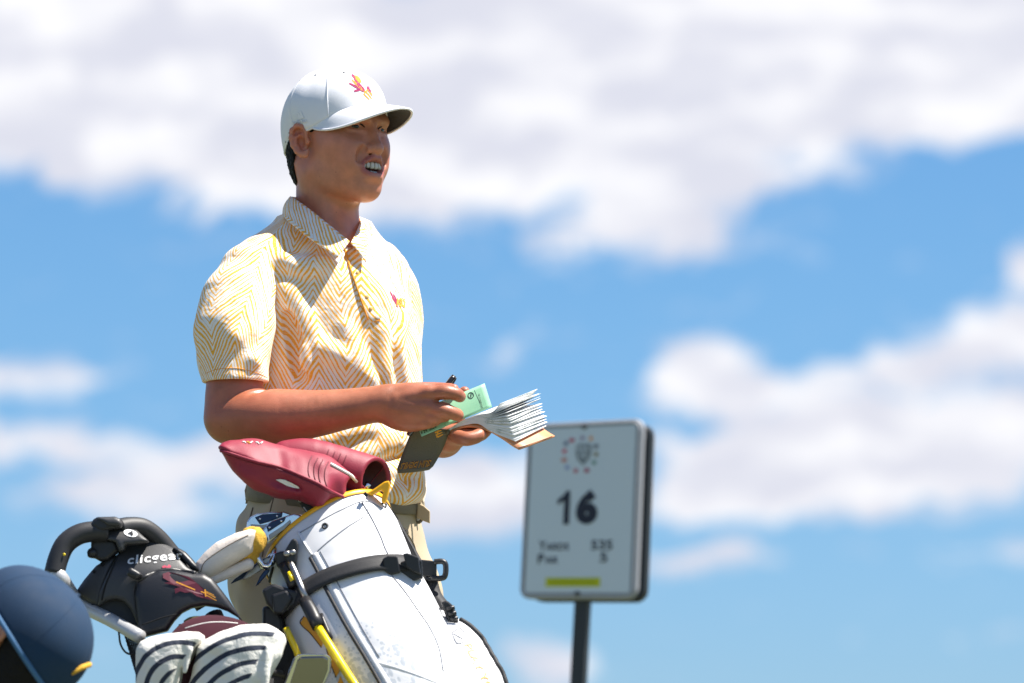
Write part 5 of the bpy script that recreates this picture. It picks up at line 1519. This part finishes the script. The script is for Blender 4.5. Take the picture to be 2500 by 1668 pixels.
clid = plate_mesh('lid', [plate_sdf(lid, TR, ylid, .020, .009)], .0022)
lido = obj('lid', clid, m_consoled, console)
clt = bvh_of(clid); bothc = bvh_of(cmain, clid)
obj('lid_lip', tube('lid_lip', [hit(x, y, bothc, .001) for x, y in ((338, 1420), (356, 1409), (374, 1400), (394, 1394), (420, 1392), (448, 1396), (476, 1401))], .0038, seg=8), m_plastic, lido)
obj('latch', plate_mesh('latch', [plate_sdf([(316, 1396), (324, 1390), (336, 1396), (346, 1402), (352, 1408), (340, 1420), (324, 1415), (314, 1408)], TR, flat(TR - .040), .016, .006)], .002), m_plastic, lido)
obj('groove', cord_on('groove', [(289, 1354), (274, 1390), (258, 1428), (248, 1466)], .0016, bvh_of(cmain, cside), .0002), m_blackin, console)
obj('lid_seam', cord_on('lid_seam', [(346, 1526), (372, 1517), (400, 1507), (440, 1498)], .0010, clt, .0004), m_blackin, lido)
me, v2 = text_mesh("clicgear", bold=.018, spacing=1.12)
on_surface(me, v2, [(309, 1386), (449, 1372), (443, 1344), (314, 1358)], bvh_of(cmain, clid), .0012, TR); obj('lettering', me, m_whitep, console)
# splashed maroon badge with a gold fork on the lid
bl = [(398, 1402), (412, 1398), (424, 1400), (440, 1404), (462, 1410), (480, 1424), (500, 1440), (512, 1456), (524, 1466), (500, 1462), (480, 1456), (466, 1446), (452, 1448), (440, 1444), (428, 1450), (426, 1438), (440, 1434), (420, 1428), (400, 1424), (416, 1422), (398, 1412)]
m_splash = mat('maroon_print', (0.10, 0.005, 0.020), rough=.5)
m_splash2 = mat('red_print', (0.42, 0.012, 0.06), rough=.5)
me = np_mesh('badge_print', [hit(x, y, clt, .0014) for x, y in bl], [tuple(range(len(bl)))], False); obj('badge_print', me, m_splash, lido)
rd = [(395, 1384), (402, 1381), (408, 1384), (412, 1379), (418, 1383), (416, 1388), (404, 1387), (397, 1388)]
me = np_mesh('badge_print', [hit(x, y, cmt, .0014) for x, y in rd], [tuple(range(len(rd)))], False); obj('badge_print', me, m_splash2, console)
for a, b, w in (((430, 1422), (476, 1441), 2.6), ((490, 1445), (503, 1450), 2.4), ((500, 1440), (502, 1457), 3), ((503, 1448), (526, 1460), 1.6), ((502, 1453), (528, 1467), 1.6), ((501, 1444), (522, 1454), 1.4)):
    obj('fork_print', strip_on('fork_print', [a, b], w, clt, .0022), m_gold, lido)
# white tube along the underside, bag tray, cord, net
obj('net_cord', tube('net_cord', [W(290, 1542, TR - .04), W(294, 1572, TR - .04), (W(306, 1592, TR - .04)), W(322, 1597, TR - .04), W(336, 1584, TR - .04)], .0017, seg=6), m_plastic, cart)
def net(name, q, ys, nu, nv, r):
    ms = []
    def pt_(s, t):
        p = [(1 - s) * (1 - t) * q[0][k] + s * (1 - t) * q[1][k] + s * t * q[2][k] + (1 - s) * t * q[3][k] for k in (0, 1)]
        return W(p[0], p[1], ys)
    for i in range(-nv, nu + nv + 1):
        for sgn in (1, -1):
            pts = []
            for j in range(nv + 1):
                s = (i + sgn * j * .5) / nu
                if -.001 <= s <= 1.001: pts.append(pt_(s, j / nv))
            if len(pts) > 1: ms.append(tube('strand', [pts[0], pts[-1]], r, seg=4, n=1))
    return join(name, ms)
nm = net('net', [(302, 1545), (340, 1556), (352, 1690), (345, 1690)], TR - .03, 8, 30, .0011)
no = obj('net', nm, m_plastic, cart); no['kind'] = 'stuff'
nm = net('net', [(424, 1545), (480, 1536), (474, 1522), (438, 1524)], TR - .045, 10, 4, .0011)
no = obj('net', nm, m_plastic, cart); no['kind'] = 'stuff'
obj('drink_ring', tube('drink_ring', [W(452, 1520, TR - .04), W(466, 1512, TR - .045), W(488, 1510, TR - .045), W(504, 1516, TR - .04)], .004, seg=8), mat('olive_plastic', (.10, .10, .02), rough=.6), cart)
# frame, axle and wheels below the picture
gz = float(ground_z(0, -.7))
cz = W(560, 1668, -.45)
obj('frame_tube', tube('frame_tube', [W(520, 1500, -.42), W(640, 1800, -.50), W(760, 2200, -.55)], .016), m_plastic, cart)
obj('pouch', px_prism('pouch', [(640, 1540), (664, 1520), (690, 1500), (716, 1504), (732, 1560), (742, 1604), (756, 1668), (790, 1740), (640, 1760), (600, 1700)], -.395, .05), m_black, cart, bevel=.006)
axl = np.array([W(760, 2200, -.5)[0], -.55, gz + .15])
obj('axle', tube('axle', [axl + np.array([-.30, -.12, 0]), axl + np.array([.30, .12, 0])], .012, n=1), m_plastic, cart)
for s in (-1, 1):
    wc = axl + s * np.array([.30, .12, 0]); wn = np.array([.30, .12, 0]) / np.linalg.norm([.30, .12, 0]); wv = np.array([-wn[1], wn[0], 0])
    ringw = [wc + .135 * (math.cos(a) * wv + math.sin(a) * np.array([0, 0, 1])) for a in np.linspace(0, 2 * math.pi, 25)]
    wh = obj('wheel', tube('wheel', ringw, .022, n=1, caps=False), m_plastic, cart)
    for k in range(5):
        a = k * 2 * math.pi / 5
        obj('spoke', tube('spoke', [wc, wc + .13 * (math.cos(a) * wv + math.sin(a) * np.array([0, 0, 1]))], .009, n=1), m_console, wh)
obj('frame_tube', tube('frame_tube', [W(760, 2200, -.55), axl], .014, n=1), m_plastic, cart)
fw = np.array([W(330, 2400, -.3)[0], -.75, gz + .11])
ringw = [fw + .10 * (math.cos(a) * np.array([.9, -.43, 0]) + math.sin(a) * np.array([0, 0, 1])) for a in np.linspace(0, 2 * math.pi, 21)]
obj('wheel', tube('wheel', ringw, .02, n=1, caps=False), m_plastic, cart)
obj('frame_tube', tube('frame_tube', [W(640, 1800, -.50), fw], .014, n=1), m_plastic, cart)

# second bag under the trolley console, holding the striped covers
sb0 = W(560, 2100, -.46)
bag2 = thing('golf_bag', 'dark golf bag mostly below the frame holding the striped head covers', 'golf bag', tuple(sb0))
rows2 = []
for (l, r, d) in (((380, 1690), (690, 1650), -.46), ((390, 1740), (705, 1700), -.46), ((470, 2000), (760, 1960), -.48), ((560, 2280), (830, 2250), -.50)):
    Lw, Rw = W(l[0], l[1], d), W(r[0], r[1], d); c = (Lw + Rw) / 2; h = (Rw - Lw) / 2
    rows2.append([c + h * math.cos(p) + np.array([0, -.095, .01]) * math.sin(p) for p in PHI])
obj('shell', grid_mesh('shell', rows2, True), m_black, bag2)
obj('rim', tube('rim', rows2[0] + [rows2[0][0]], .006, n=1, caps=False), m_plastic, bag2)

# =================================================================== striped covers and the maroon knit one
def stripe_mat(name, center, scale, r0, step, width, inner, fold_at, fold_k):
    m = bpy.data.materials.new(name); m.use_nodes = True; nt = m.node_tree; b = nt.nodes['Principled BSDF']
    b.inputs['Roughness'].default_value = .85
    tc = N(nt, 'ShaderNodeTexCoord')
    mp = N(nt, 'ShaderNodeVectorMath', operation='SUBTRACT', i={0: tc.outputs['Object'], 1: tuple(center)})
    m2 = N(nt, 'ShaderNodeVectorMath', operation='MULTIPLY', i={0: mp.outputs[0], 1: scale})
    ns = N(nt, 'ShaderNodeTexNoise', i={'Vector': tc.outputs['Object'], 'Scale': 30.0, 'Detail': 2.0})
    ln = N(nt, 'ShaderNodeVectorMath', operation='LENGTH', i={0: m2.outputs[0]})
    v = M(nt, 'MULTIPLY_ADD', M(nt, 'SUBTRACT', ns.outputs['Fac'], .5), .004, ln.outputs['Value'])
    ph = M(nt, 'DIVIDE', M(nt, 'SUBTRACT', v, r0 - step * .5), step)
    a = M(nt, 'ABSOLUTE', M(nt, 'SUBTRACT', M(nt, 'FRACT', ph), .5))
    ink = M(nt, 'MULTIPLY', SMOOTH(nt, a, width / step * .5 + .03, width / step * .5 - .03), M(nt, 'LESS_THAN', v, r0 + step * .4))
    ink = M(nt, 'MULTIPLY', ink, M(nt, 'GREATER_THAN', v, inner))
    sx = N(nt, 'ShaderNodeSeparateXYZ', i={0: tc.outputs['Object']})
    fo = M(nt, 'SUBTRACT', M(nt, 'SUBTRACT', sx.outputs[0], float(fold_at[0])), M(nt, 'MULTIPLY', M(nt, 'SUBTRACT', sx.outputs[2], float(fold_at[2])), fold_k))
    fo = M(nt, 'MULTIPLY_ADD', M(nt, 'SUBTRACT', ns.outputs['Fac'], .5), .012, fo)
    ink = M(nt, 'MULTIPLY', ink, SMOOTH(nt, fo, .002, -.002))
    nt.links.new(MIX(nt, ink, (0.72, 0.70, 0.64, 1), (0.020, 0.028, 0.050, 1)), b.inputs['Base Color'])
    n2 = N(nt, 'ShaderNodeTexNoise', i={'Vector': tc.outputs['Object'], 'Scale': 45.0, 'Detail': 4.0, 'Distortion': .8})
    nt.links.new(N(nt, 'ShaderNodeBump', i={'Strength': .6, 'Distance': .006, 'Height': n2.outputs['Fac']}).outputs[0], b.inputs['Normal'])
    return m
SD = -.62
def cov(lab, prims, c, m_, group=None):
    t = thing('headcover', lab, 'head cover', tuple(c))
    me = sdf_mesh('cover', prims, np.asarray(c) - .17, np.asarray(c) + .17, .003)
    o = obj('cover', me, m_, t)
    return t, o, bvh_of(me)
cR = W(639, 1791, SD)
m_sr = stripe_mat('striped_canvas_right', cR, (1, .0, 1), .1625, .0230, .0084, .090, W(655, 1578, SD), .55)
oR = [(452, 1700), (464, 1662), (476, 1612), (484, 1582), (500, 1563), (543, 1541), (585, 1526), (617, 1521), (649, 1524), (675, 1532), (692, 1546), (696, 1562), (688, 1600), (664, 1644), (640, 1690), (620, 1760), (500, 1780)]
dome = lambda px_, py_, y0, c: (lambda x, z: y0 + c * ((x - W(px_, py_, SD)[0]) ** 2 + (z - W(px_, py_, SD)[2]) ** 2))
pr = [plate_sdf(oR, SD, dome(590, 1650, SD, 2.0), .048, .030),
      cone(W(642, 1570, SD - .052), W(634, 1690, SD - .056), .003, .005, .02, 's'), cone(W(660, 1562, SD - .046), W(664, 1630, SD - .050), .004, .004, .02, 's'),
      cone(W(652, 1580, SD - .040), W(648, 1680, SD - .044), .004, .006, .015), cone(W(520, 1600, SD - .04), W(480, 1680, SD - .04), .004, .004, .02, 's'),
      field(lambda P: .0018 * vnoise(P, 60, 61) + .0009 * vnoise(P, 150, 62), W(585, 1640, SD), .3)]
cov('larger white canvas head cover with navy stripes on the right of the pair', pr, W(580, 1650, SD), m_sr)
cL = W(444, 1690, SD)
m_sl = stripe_mat('striped_canvas_left', cL, (1, .0, 1), .0800, .0235, .0084, .022, W(478, 1582, SD), .8)
oL = [(330, 1740), (332, 1680), (336, 1586), (344, 1568), (364, 1558), (415, 1544), (458, 1539), (484, 1541), (497, 1551), (497, 1566), (480, 1582), (462, 1618), (448, 1636), (440, 1680), (440, 1760)]
pl2 = [plate_sdf(oL, SD, dome(410, 1640, SD - .008, 2.0), .044, .026),
       cone(W(452, 1590, SD - .05), W(438, 1690, SD - .05), .003, .005, .02, 's'), cone(W(466, 1588, SD - .038), W(452, 1640, SD - .04), .004, .005, .014),
       field(lambda P: .0018 * vnoise(P, 60, 63) + .0009 * vnoise(P, 150, 64), W(415, 1620, SD), .3)]
cov('smaller white canvas head cover with navy stripes on the left of the pair', pl2, W(405, 1650, SD - .01), m_sl)
m_knit = mat('maroon_knit', (0.085, 0.006, 0.022), rough=.95, bump=1.0, weave=220)
km = [ell(W(520, 1580, SD + .10), (.078, .05, .046), np.array([[.97, 0, .22], [0, 1, 0], [-.22, 0, .97]]), .02), cone(W(500, 1600, SD + .09), W(500, 1760, SD + .12), .06, .04, .03)]
kt, ko, ktree = cov('maroon knitted head cover tucked behind the two striped covers', km, W(510, 1620, SD + .10), m_knit)
obj('edge_band', cord_on('edge_band', [(452, 1534), (480, 1526), (510, 1520), (545, 1519), (580, 1522)], .0010, ktree, .0), m_fleece, kt)

# =================================================================== hole sign
SY = 2.6
sp_ = thing('hole_sign', 'grey framed tee sign for hole 16 standing on a dark post behind the notebook', 'sign', tuple(np.array([W(1420, 1668, SY)[0], SY, 0])))
m_face = mat('sign_face', (0.59, 0.655, 0.70), rough=.55)
m_frame = mat('sign_frame', (0.30, 0.31, 0.34), rough=.5)
m_post = mat('sign_post', (0.022, 0.026, 0.030), rough=.5)
m_navy = mat('navy_print', (0.010, 0.013, 0.030), rough=.6)
m_lime = mat('lime_print', (0.50, 0.52, 0.0), rough=.6)
YL, YR = SY + .06, SY - .06        # the board is turned so that its right edge is nearer
def sgn(s, t, push=0.0):
    """point on the board: s, t in 0..1 from its lower left corner"""
    bl_, br_, tr_, tl_ = (1270, 1463), (1556, 1464), (1573, 1022), (1291, 1036)
    p = [(1 - s) * (1 - t) * bl_[k] + s * (1 - t) * br_[k] + s * t * tr_[k] + (1 - s) * t * tl_[k] for k in (0, 1)]
    y = YL * (1 - s) + YR * s
    return W(p[0], p[1], y)
e1 = sgn(1, .5) - sgn(0, .5); e1 /= np.linalg.norm(e1); e2 = sgn(.5, 1) - sgn(.5, 0); e2 /= np.linalg.norm(e2)
nrm = np.cross(e1, e2); nrm /= np.linalg.norm(nrm)
if nrm[1] > 0: nrm = -nrm
def rrect(x0, y0, x1, y1, rx, ry):
    out = []
    for (cx_, cy_, a0) in ((x1 - rx, y1 - ry, 0), (x0 + rx, y1 - ry, 90), (x0 + rx, y0 + ry, 180), (x1 - rx, y0 + ry, 270)):
        for k in range(6):
            a = math.radians(a0 + k * 18); out.append((cx_ + rx * math.cos(a), cy_ + ry * math.sin(a)))
    return out
def plate(name, r, z0, z1):
    P = [sgn(*p) for p in r]
    return prism(name, [p + nrm * z1 for p in P], [p + nrm * z0 for p in P])
backp = [p + e1 * .013 - e2 * .004 for p in [sgn(*q) for q in rrect(.02, -.004, 1.0, .985, .10, .07)]]
obj('back_panel', prism('back_panel', [p - nrm * .012 for p in backp], [p - nrm * .034 for p in backp]), m_post, sp_, bevel=.003)
frame = obj('frame', plate('frame', rrect(0, 0, 1, 1, .085, .06), -.012, .006), m_frame, sp_, bevel=.003)
face = obj('face', plate('face', rrect(.050, .036, .945, .966, .02, .014), .006, .0085), m_face, sp_)
gl = [sgn(*p) + nrm * .0078 for p in rrect(.022, .016, .975, .984, .07, .05)]
obj('frame_bead', tube('frame_bead', gl + [gl[0]], .0022, seg=6, n=1, caps=False), mat('bead', (.42, .43, .46), rough=.4), frame)
for t in (.968, .030):
    obj('bolt', ball('bolt', sgn(.5, t) + nrm * .009, (.0075, .004, .0055)), m_post, frame)
def sign_text(s_, x0, y0, x1, y1, m_, bold=0.0, shear=0.0, z=.0095):
    me, v2 = text_mesh(s_, bold=bold, shear=shear)
    set_co(me, [sgn(x0 + (v[0] + .5) * (x1 - x0), y0 + (v[1] + .5) * (y1 - y0)) + nrm * z for v in v2])
    return obj('lettering', me, m_, face)
one = [(.352, .420), (.402, .420), (.402, .610), (.366, .610), (.348, .588), (.296, .562), (.296, .530), (.352, .556)]
obj('lettering', np_mesh('lettering', [sgn(x, y) + nrm * .0095 for x, y in one], [tuple(range(8))], False), m_navy, face)
sign_text("6", .455, .418, .645, .614, m_navy, .075)
sign_text("Y", .150, .275, .215, .330, m_navy, .02); sign_text("ARDS", .212, .275, .410, .316, m_navy, .02)
sign_text("535", .600, .275, .785, .330, m_navy, .02)
sign_text("P", .150, .200, .205, .255, m_navy, .03); sign_text("AR", .212, .200, .325, .240, m_navy, .02)
sign_text("5", .680, .205, .745, .260, m_navy, .02)
obj('lime_strip', plate('lime_strip', [(.225, .070), (.690, .070), (.690, .120), (.225, .120)], .0087, .0098), m_lime, face)
for k in range(3):
    obj('fine_print', plate('fine_print', [(.26, .083 + k * .010), (.655, .083 + k * .010), (.655, .087 + k * .010), (.26, .087 + k * .010)], .0098, .0102), mat('fine_print', (.30, .33, .0), rough=.7), face)
# crest: a shield with PAC 12 in the middle of a ring of small team marks
shd = [(.435, .865), (.47, .875), (.50, .868), (.53, .875), (.565, .865), (.568, .82), (.55, .785), (.50, .75), (.45, .785), (.432, .82)]
m_crest = mat('crest_grey', (.20, .23, .25), rough=.6)
obj('crest', plate('crest', shd, .0087, .0096), m_crest, face)
sign_text("PAC", .447, .832, .553, .858, m_face, .03, z=.0102); sign_text("12", .470, .795, .530, .826, m_face, .03, z=.0102)
marks = [(.395, .895, (.45, .05, .10)), (.485, .905, (.30, .24, .36)), (.560, .900, (.70, .30, .10)), (.605, .855, (.18, .20, .22)), (.610, .810, (.22, .16, .02)), (.595, .765, (.12, .26, .20)),
         (.535, .722, (.36, .03, .08)), (.440, .722, (.50, .12, .16)), (.365, .742, (.22, .28, .52)), (.335, .785, (.55, .22, .16)), (.335, .835, (.60, .03, .07)), (.345, .878, (.10, .12, .22))]
for k, (x, y, c) in enumerate(marks):
    r = [(x + .022 * math.cos(a) * (1.2 if k % 3 == 0 else .9), y + .014 * math.sin(a)) for a in np.linspace(.3, 2 * math.pi + .3, 6 if k % 2 else 5, endpoint=False)]
    obj('team_mark', plate('team_mark', r, .0087, .0097), mat('team_mark', c, rough=.6), face)
pt0 = sgn(.5, .0) - nrm * .022; pb = W(1412, 1668, SY + .02); pd = (pb - pt0); pbot = pt0 + pd * ((pt0[2] + .02) / -pd[2])
pax = (pbot - pt0) / np.linalg.norm(pbot - pt0)
w1 = .0168
post = prism('post', [pt0 + pax * -.36 + e1 * a + nrm * b for a, b in ((-w1, -.012), (w1, -.012), (w1, .010), (-w1, .010))], [pbot + e1 * a + nrm * b for a, b in ((-w1, -.012), (w1, -.012), (w1, .010), (-w1, .010))])
obj('post', post, m_post, sp_, bevel=.002)

# =================================================================== second person, low in the corner, blue cap
PY = -1.05
ks = PX * (10 + PY) / 10
m_blue = mat('blue_cotton', (0.003, 0.028, 0.074), rough=.85, bump=.3, bscale=700, var=.06, vscale=30)
m_rimblue = mat('blue_binding', (0.05, 0.14, 0.28), rough=.8)
m_skin2 = mat('skin_pale', (0.46, 0.20, 0.11), rough=.5, sss=.12, bump=.2, bscale=400)
m_grey_shirt = mat('grey_shirt', (0.18, 0.19, 0.21), rough=.9, bump=.3, bscale=60)
m_slack = mat('dark_trousers', (0.03, 0.03, 0.035), rough=.9)
per2 = thing('person', 'person crouching in a blue cap with a yellow stitched crescent, in the lower left corner', 'person', (W(40, 1668, PY)[0] - .1, PY, float(ground_z(-.8, PY))))
hc = W(68, 1546, PY)
# crouching with the head tipped back: he faces left and away, the back of the cap is nearest
F2 = np.array([-.60, .36, .70]); F2 /= np.linalg.norm(F2)
U2 = np.array([.62, .10, .78]); U2 -= F2 * (U2 @ F2); U2 /= np.linalg.norm(U2)
R2 = np.cross(F2, U2)
L2 = R2 if R2[1] < 0 else -R2      # the side turned to the viewer
A2 = np.stack([F2, L2, U2])
def h2p(f, r, u): return hc + f * F2 + r * L2 + u * U2
Gc = []
for i in range(19):
    t = i / 18; s = math.sin(t * math.pi / 2); f_ = max(0, 1 - s ** 2.4) ** .46
    Gc.append([h2p(.110 * math.cos(a) * f_ * (1 + .05 * math.sin(math.pi * s)) - .004 * s, .086 * math.sin(a) * f_ * (1 + .06 * math.sin(math.pi * s)), (-.020 + .014 * math.cos(a)) * (1 - s) + .096 * s) for a in np.linspace(0, 2 * math.pi, 60, endpoint=False)])
cap2_me = grid_mesh('cap', Gc, True)
cap2 = obj('cap', cap2_me, m_blue, per2, solid=.003)
obj('cap_binding', tube('cap_binding', Gc[0] + [Gc[0][0]], .0046, seg=8, n=1, caps=False), m_rimblue, cap2)
obj('cap_button', ball('cap_button', Gc[-1][0], (.006, .006, .004)), m_blue, cap2)
for azp in (0, 60, 120, 180, 240, 300):
    j = int(azp / 6)
    obj('seam', tube('seam', [Gc[i][j] + (Gc[i][j] - hc) / np.linalg.norm(Gc[i][j] - hc) * .0012 for i in range(19)], .0009, seg=5, n=1), m_blue, cap2)
br2 = [[h2p(.096 * math.cos(a) + s * .07 * math.cos(a) ** .8, .078 * math.sin(a), .002 - s * .02 - .016 * math.sin(a) ** 2) for a in np.linspace(-1.2, 1.2, 21)] for s in np.linspace(0, 1, 6)]
obj('brim', grid_mesh('brim', br2), m_blue, cap2, solid=.003)
c2t = bvh_of(cap2_me)
ye = []
for s in np.linspace(-1, 1, 15):      # stitched arc over the opening at the back
    a = math.pi + .38 - s * .55
    u = .012 + .030 * math.sqrt(max(0, 1 - s * s))
    d = (F2 * math.cos(a) * .110 + L2 * math.sin(a) * .086); d /= np.linalg.norm(d)
    o_ = hc + U2 * u
    h = c2t.ray_cast(Vector(o_ + d * .3), Vector(-d))
    ye.append((np.array(h[0]) if h[0] is not None else o_ + d * .1) + d * .002)
obj('crescent', tube('crescent', ye, [.002] + [.0048] * 13 + [.002], seg=10, n=2), mat('crescent_yellow', (.62, .34, .02), rough=.8, bump=.6, bscale=500), cap2)
he = [ell(h2p(-.002, 0, -.004), (.090, .071, .078), A2, .02), ell(h2p(.035, 0, -.06), (.058, .056, .062), A2, .03), cone(h2p(.02, .0, -.10), h2p(.075, 0, -.105), .03, .018, .03),
      cone(h2p(.098, 0, -.02), h2p(.112, 0, -.055), .008, .011, .01)]
e0 = h2p(-.004, .076, -.046)
he += [ell(e0, (.013, .008, .027), A2, .006)] + smooth_chain([h2p(.004, .076, -.030), h2p(-.006, .082, -.020), h2p(-.018, .084, -.030), h2p(-.016, .082, -.056), h2p(-.004, .076, -.072)], [.0036, .004, .004, .004, .004], 4, .003)
he += [ell(h2p(-.004, .083, -.046), (.006, .004, .012), A2, .004, 's')]
nb = hc + np.array([-.075, .02, -.165]); ch = nb + np.array([-.02, .02, -.12])
gz2 = float(ground_z(ch[0], PY))
he += [cone(h2p(-.03, 0, -.05), nb, .054, .056, .03), cone(nb, ch, .055, .07, .03)]
sh1 = ch + np.array([.03, -.175, .01]); sh2 = ch + np.array([-.02, .18, .01])
hipc = np.array([ch[0] + .06, ch[1] + .02, gz2 + .20])
for b0_, sy in ((sh1, -1), (sh2, 1)):
    he += smooth_chain([b0_, b0_ + np.array([-.06, sy * .03, -.24]), b0_ + np.array([-.26, -sy * .02, -.30]), b0_ + np.array([-.34, -sy * .03, -.30])], [.05, .042, .032, .028], 4, .01)
    b_ = b0_ + np.array([-.34, -sy * .03, -.30])
    he += [ell(b_ + np.array([-.04, 0, -.01]), (.05, .038, .020), None, .02)]
    for k in range(4):
        he += smooth_chain([b_ + np.array([-.07, -.03 + .02 * k, 0]), b_ + np.array([-.105, -.032 + .021 * k, -.01]), b_ + np.array([-.12, -.034 + .021 * k, -.028])], [.010, .009, .008], 3, .003)
    he += smooth_chain([b_ + np.array([-.03, -sy * .03, 0]), b_ + np.array([-.06, -sy * .05, -.012]), b_ + np.array([-.085, -sy * .052, -.02])], [.013, .011, .009], 3, .004)
obj('body', sdf_mesh('body', he, hc + np.array([-.65, -.36, -.70]), hc + np.array([.20, .36, .15]), .0042), m_skin2, per2)
hr = [ell(h2p(-.006, 0, -.006), (.0935, .0750, .076), A2, .02), cone(h2p(-.030, 0, -.03), h2p(-.032, 0, -.088), .066, .056, .03), half(h2p(-.014, 0, 0), F2 * .97 - U2 * .1, .004, 's'), half(h2p(0, 0, .01), U2, .003, 's'),
      cone(h2p(-.004, .075, -.046), h2p(-.004, .11, -.046), .017, .020, .004, 's'), field(lambda P: .0014 * vnoise(P, 800, 71), hc, .3)]
obj('hair', sdf_mesh('hair', hr, hc - .18, hc + .18, .003), m_hair, per2)
sh = [cone(ch, hipc, .13, .14, .05), cone(sh1, sh2, .065, .065, .05), cone(sh1, sh1 + np.array([-.045, -.02, -.18]), .066, .06, .03), cone(sh2, sh2 + np.array([-.045, .02, -.18]), .066, .06, .03), cone(nb, ch, .05, .09, .03),
      cone(nb + (nb - ch) * .3, nb + (ch - nb) * .35, .064, .058, .004, 's')]
obj('shirt', sdf_mesh('shirt', sh, ch - .62, ch + .42, .006), m_grey_shirt, per2)
tr2 = [cone(hipc + np.array([0, -.08, -.03]), hipc + np.array([0, .1, -.03]), .13, .13, .04)]
for s in (-1, 1):
    k0 = hipc + np.array([.0, s * .10, -.02]); kn = hipc + np.array([-.36, s * .16, .16]); an = np.array([hipc[0] - .22, hipc[1] + s * .15, gz2 + .1])
    tr2 += smooth_chain([k0, (k0 + kn) / 2, kn], [.105, .085, .070], 3, .02) + smooth_chain([kn, (kn + an) / 2, an], [.068, .062, .05], 3, .02)
    f0 = an + np.array([-.05, 0, -.05])
    obj('shoe', sdf_mesh('shoe', [ell(f0, (.13, .05, .05), None, .02), half((0, 0, gz2 + .005), (0, 0, -1), .003, 's')], f0 - .22, f0 + .22, .008), m_slack, per2)
obj('trousers', sdf_mesh('trousers', tr2, hipc + np.array([-.55, -.45, -.45]), hipc + np.array([.25, .45, .35]), .009), m_slack, per2)
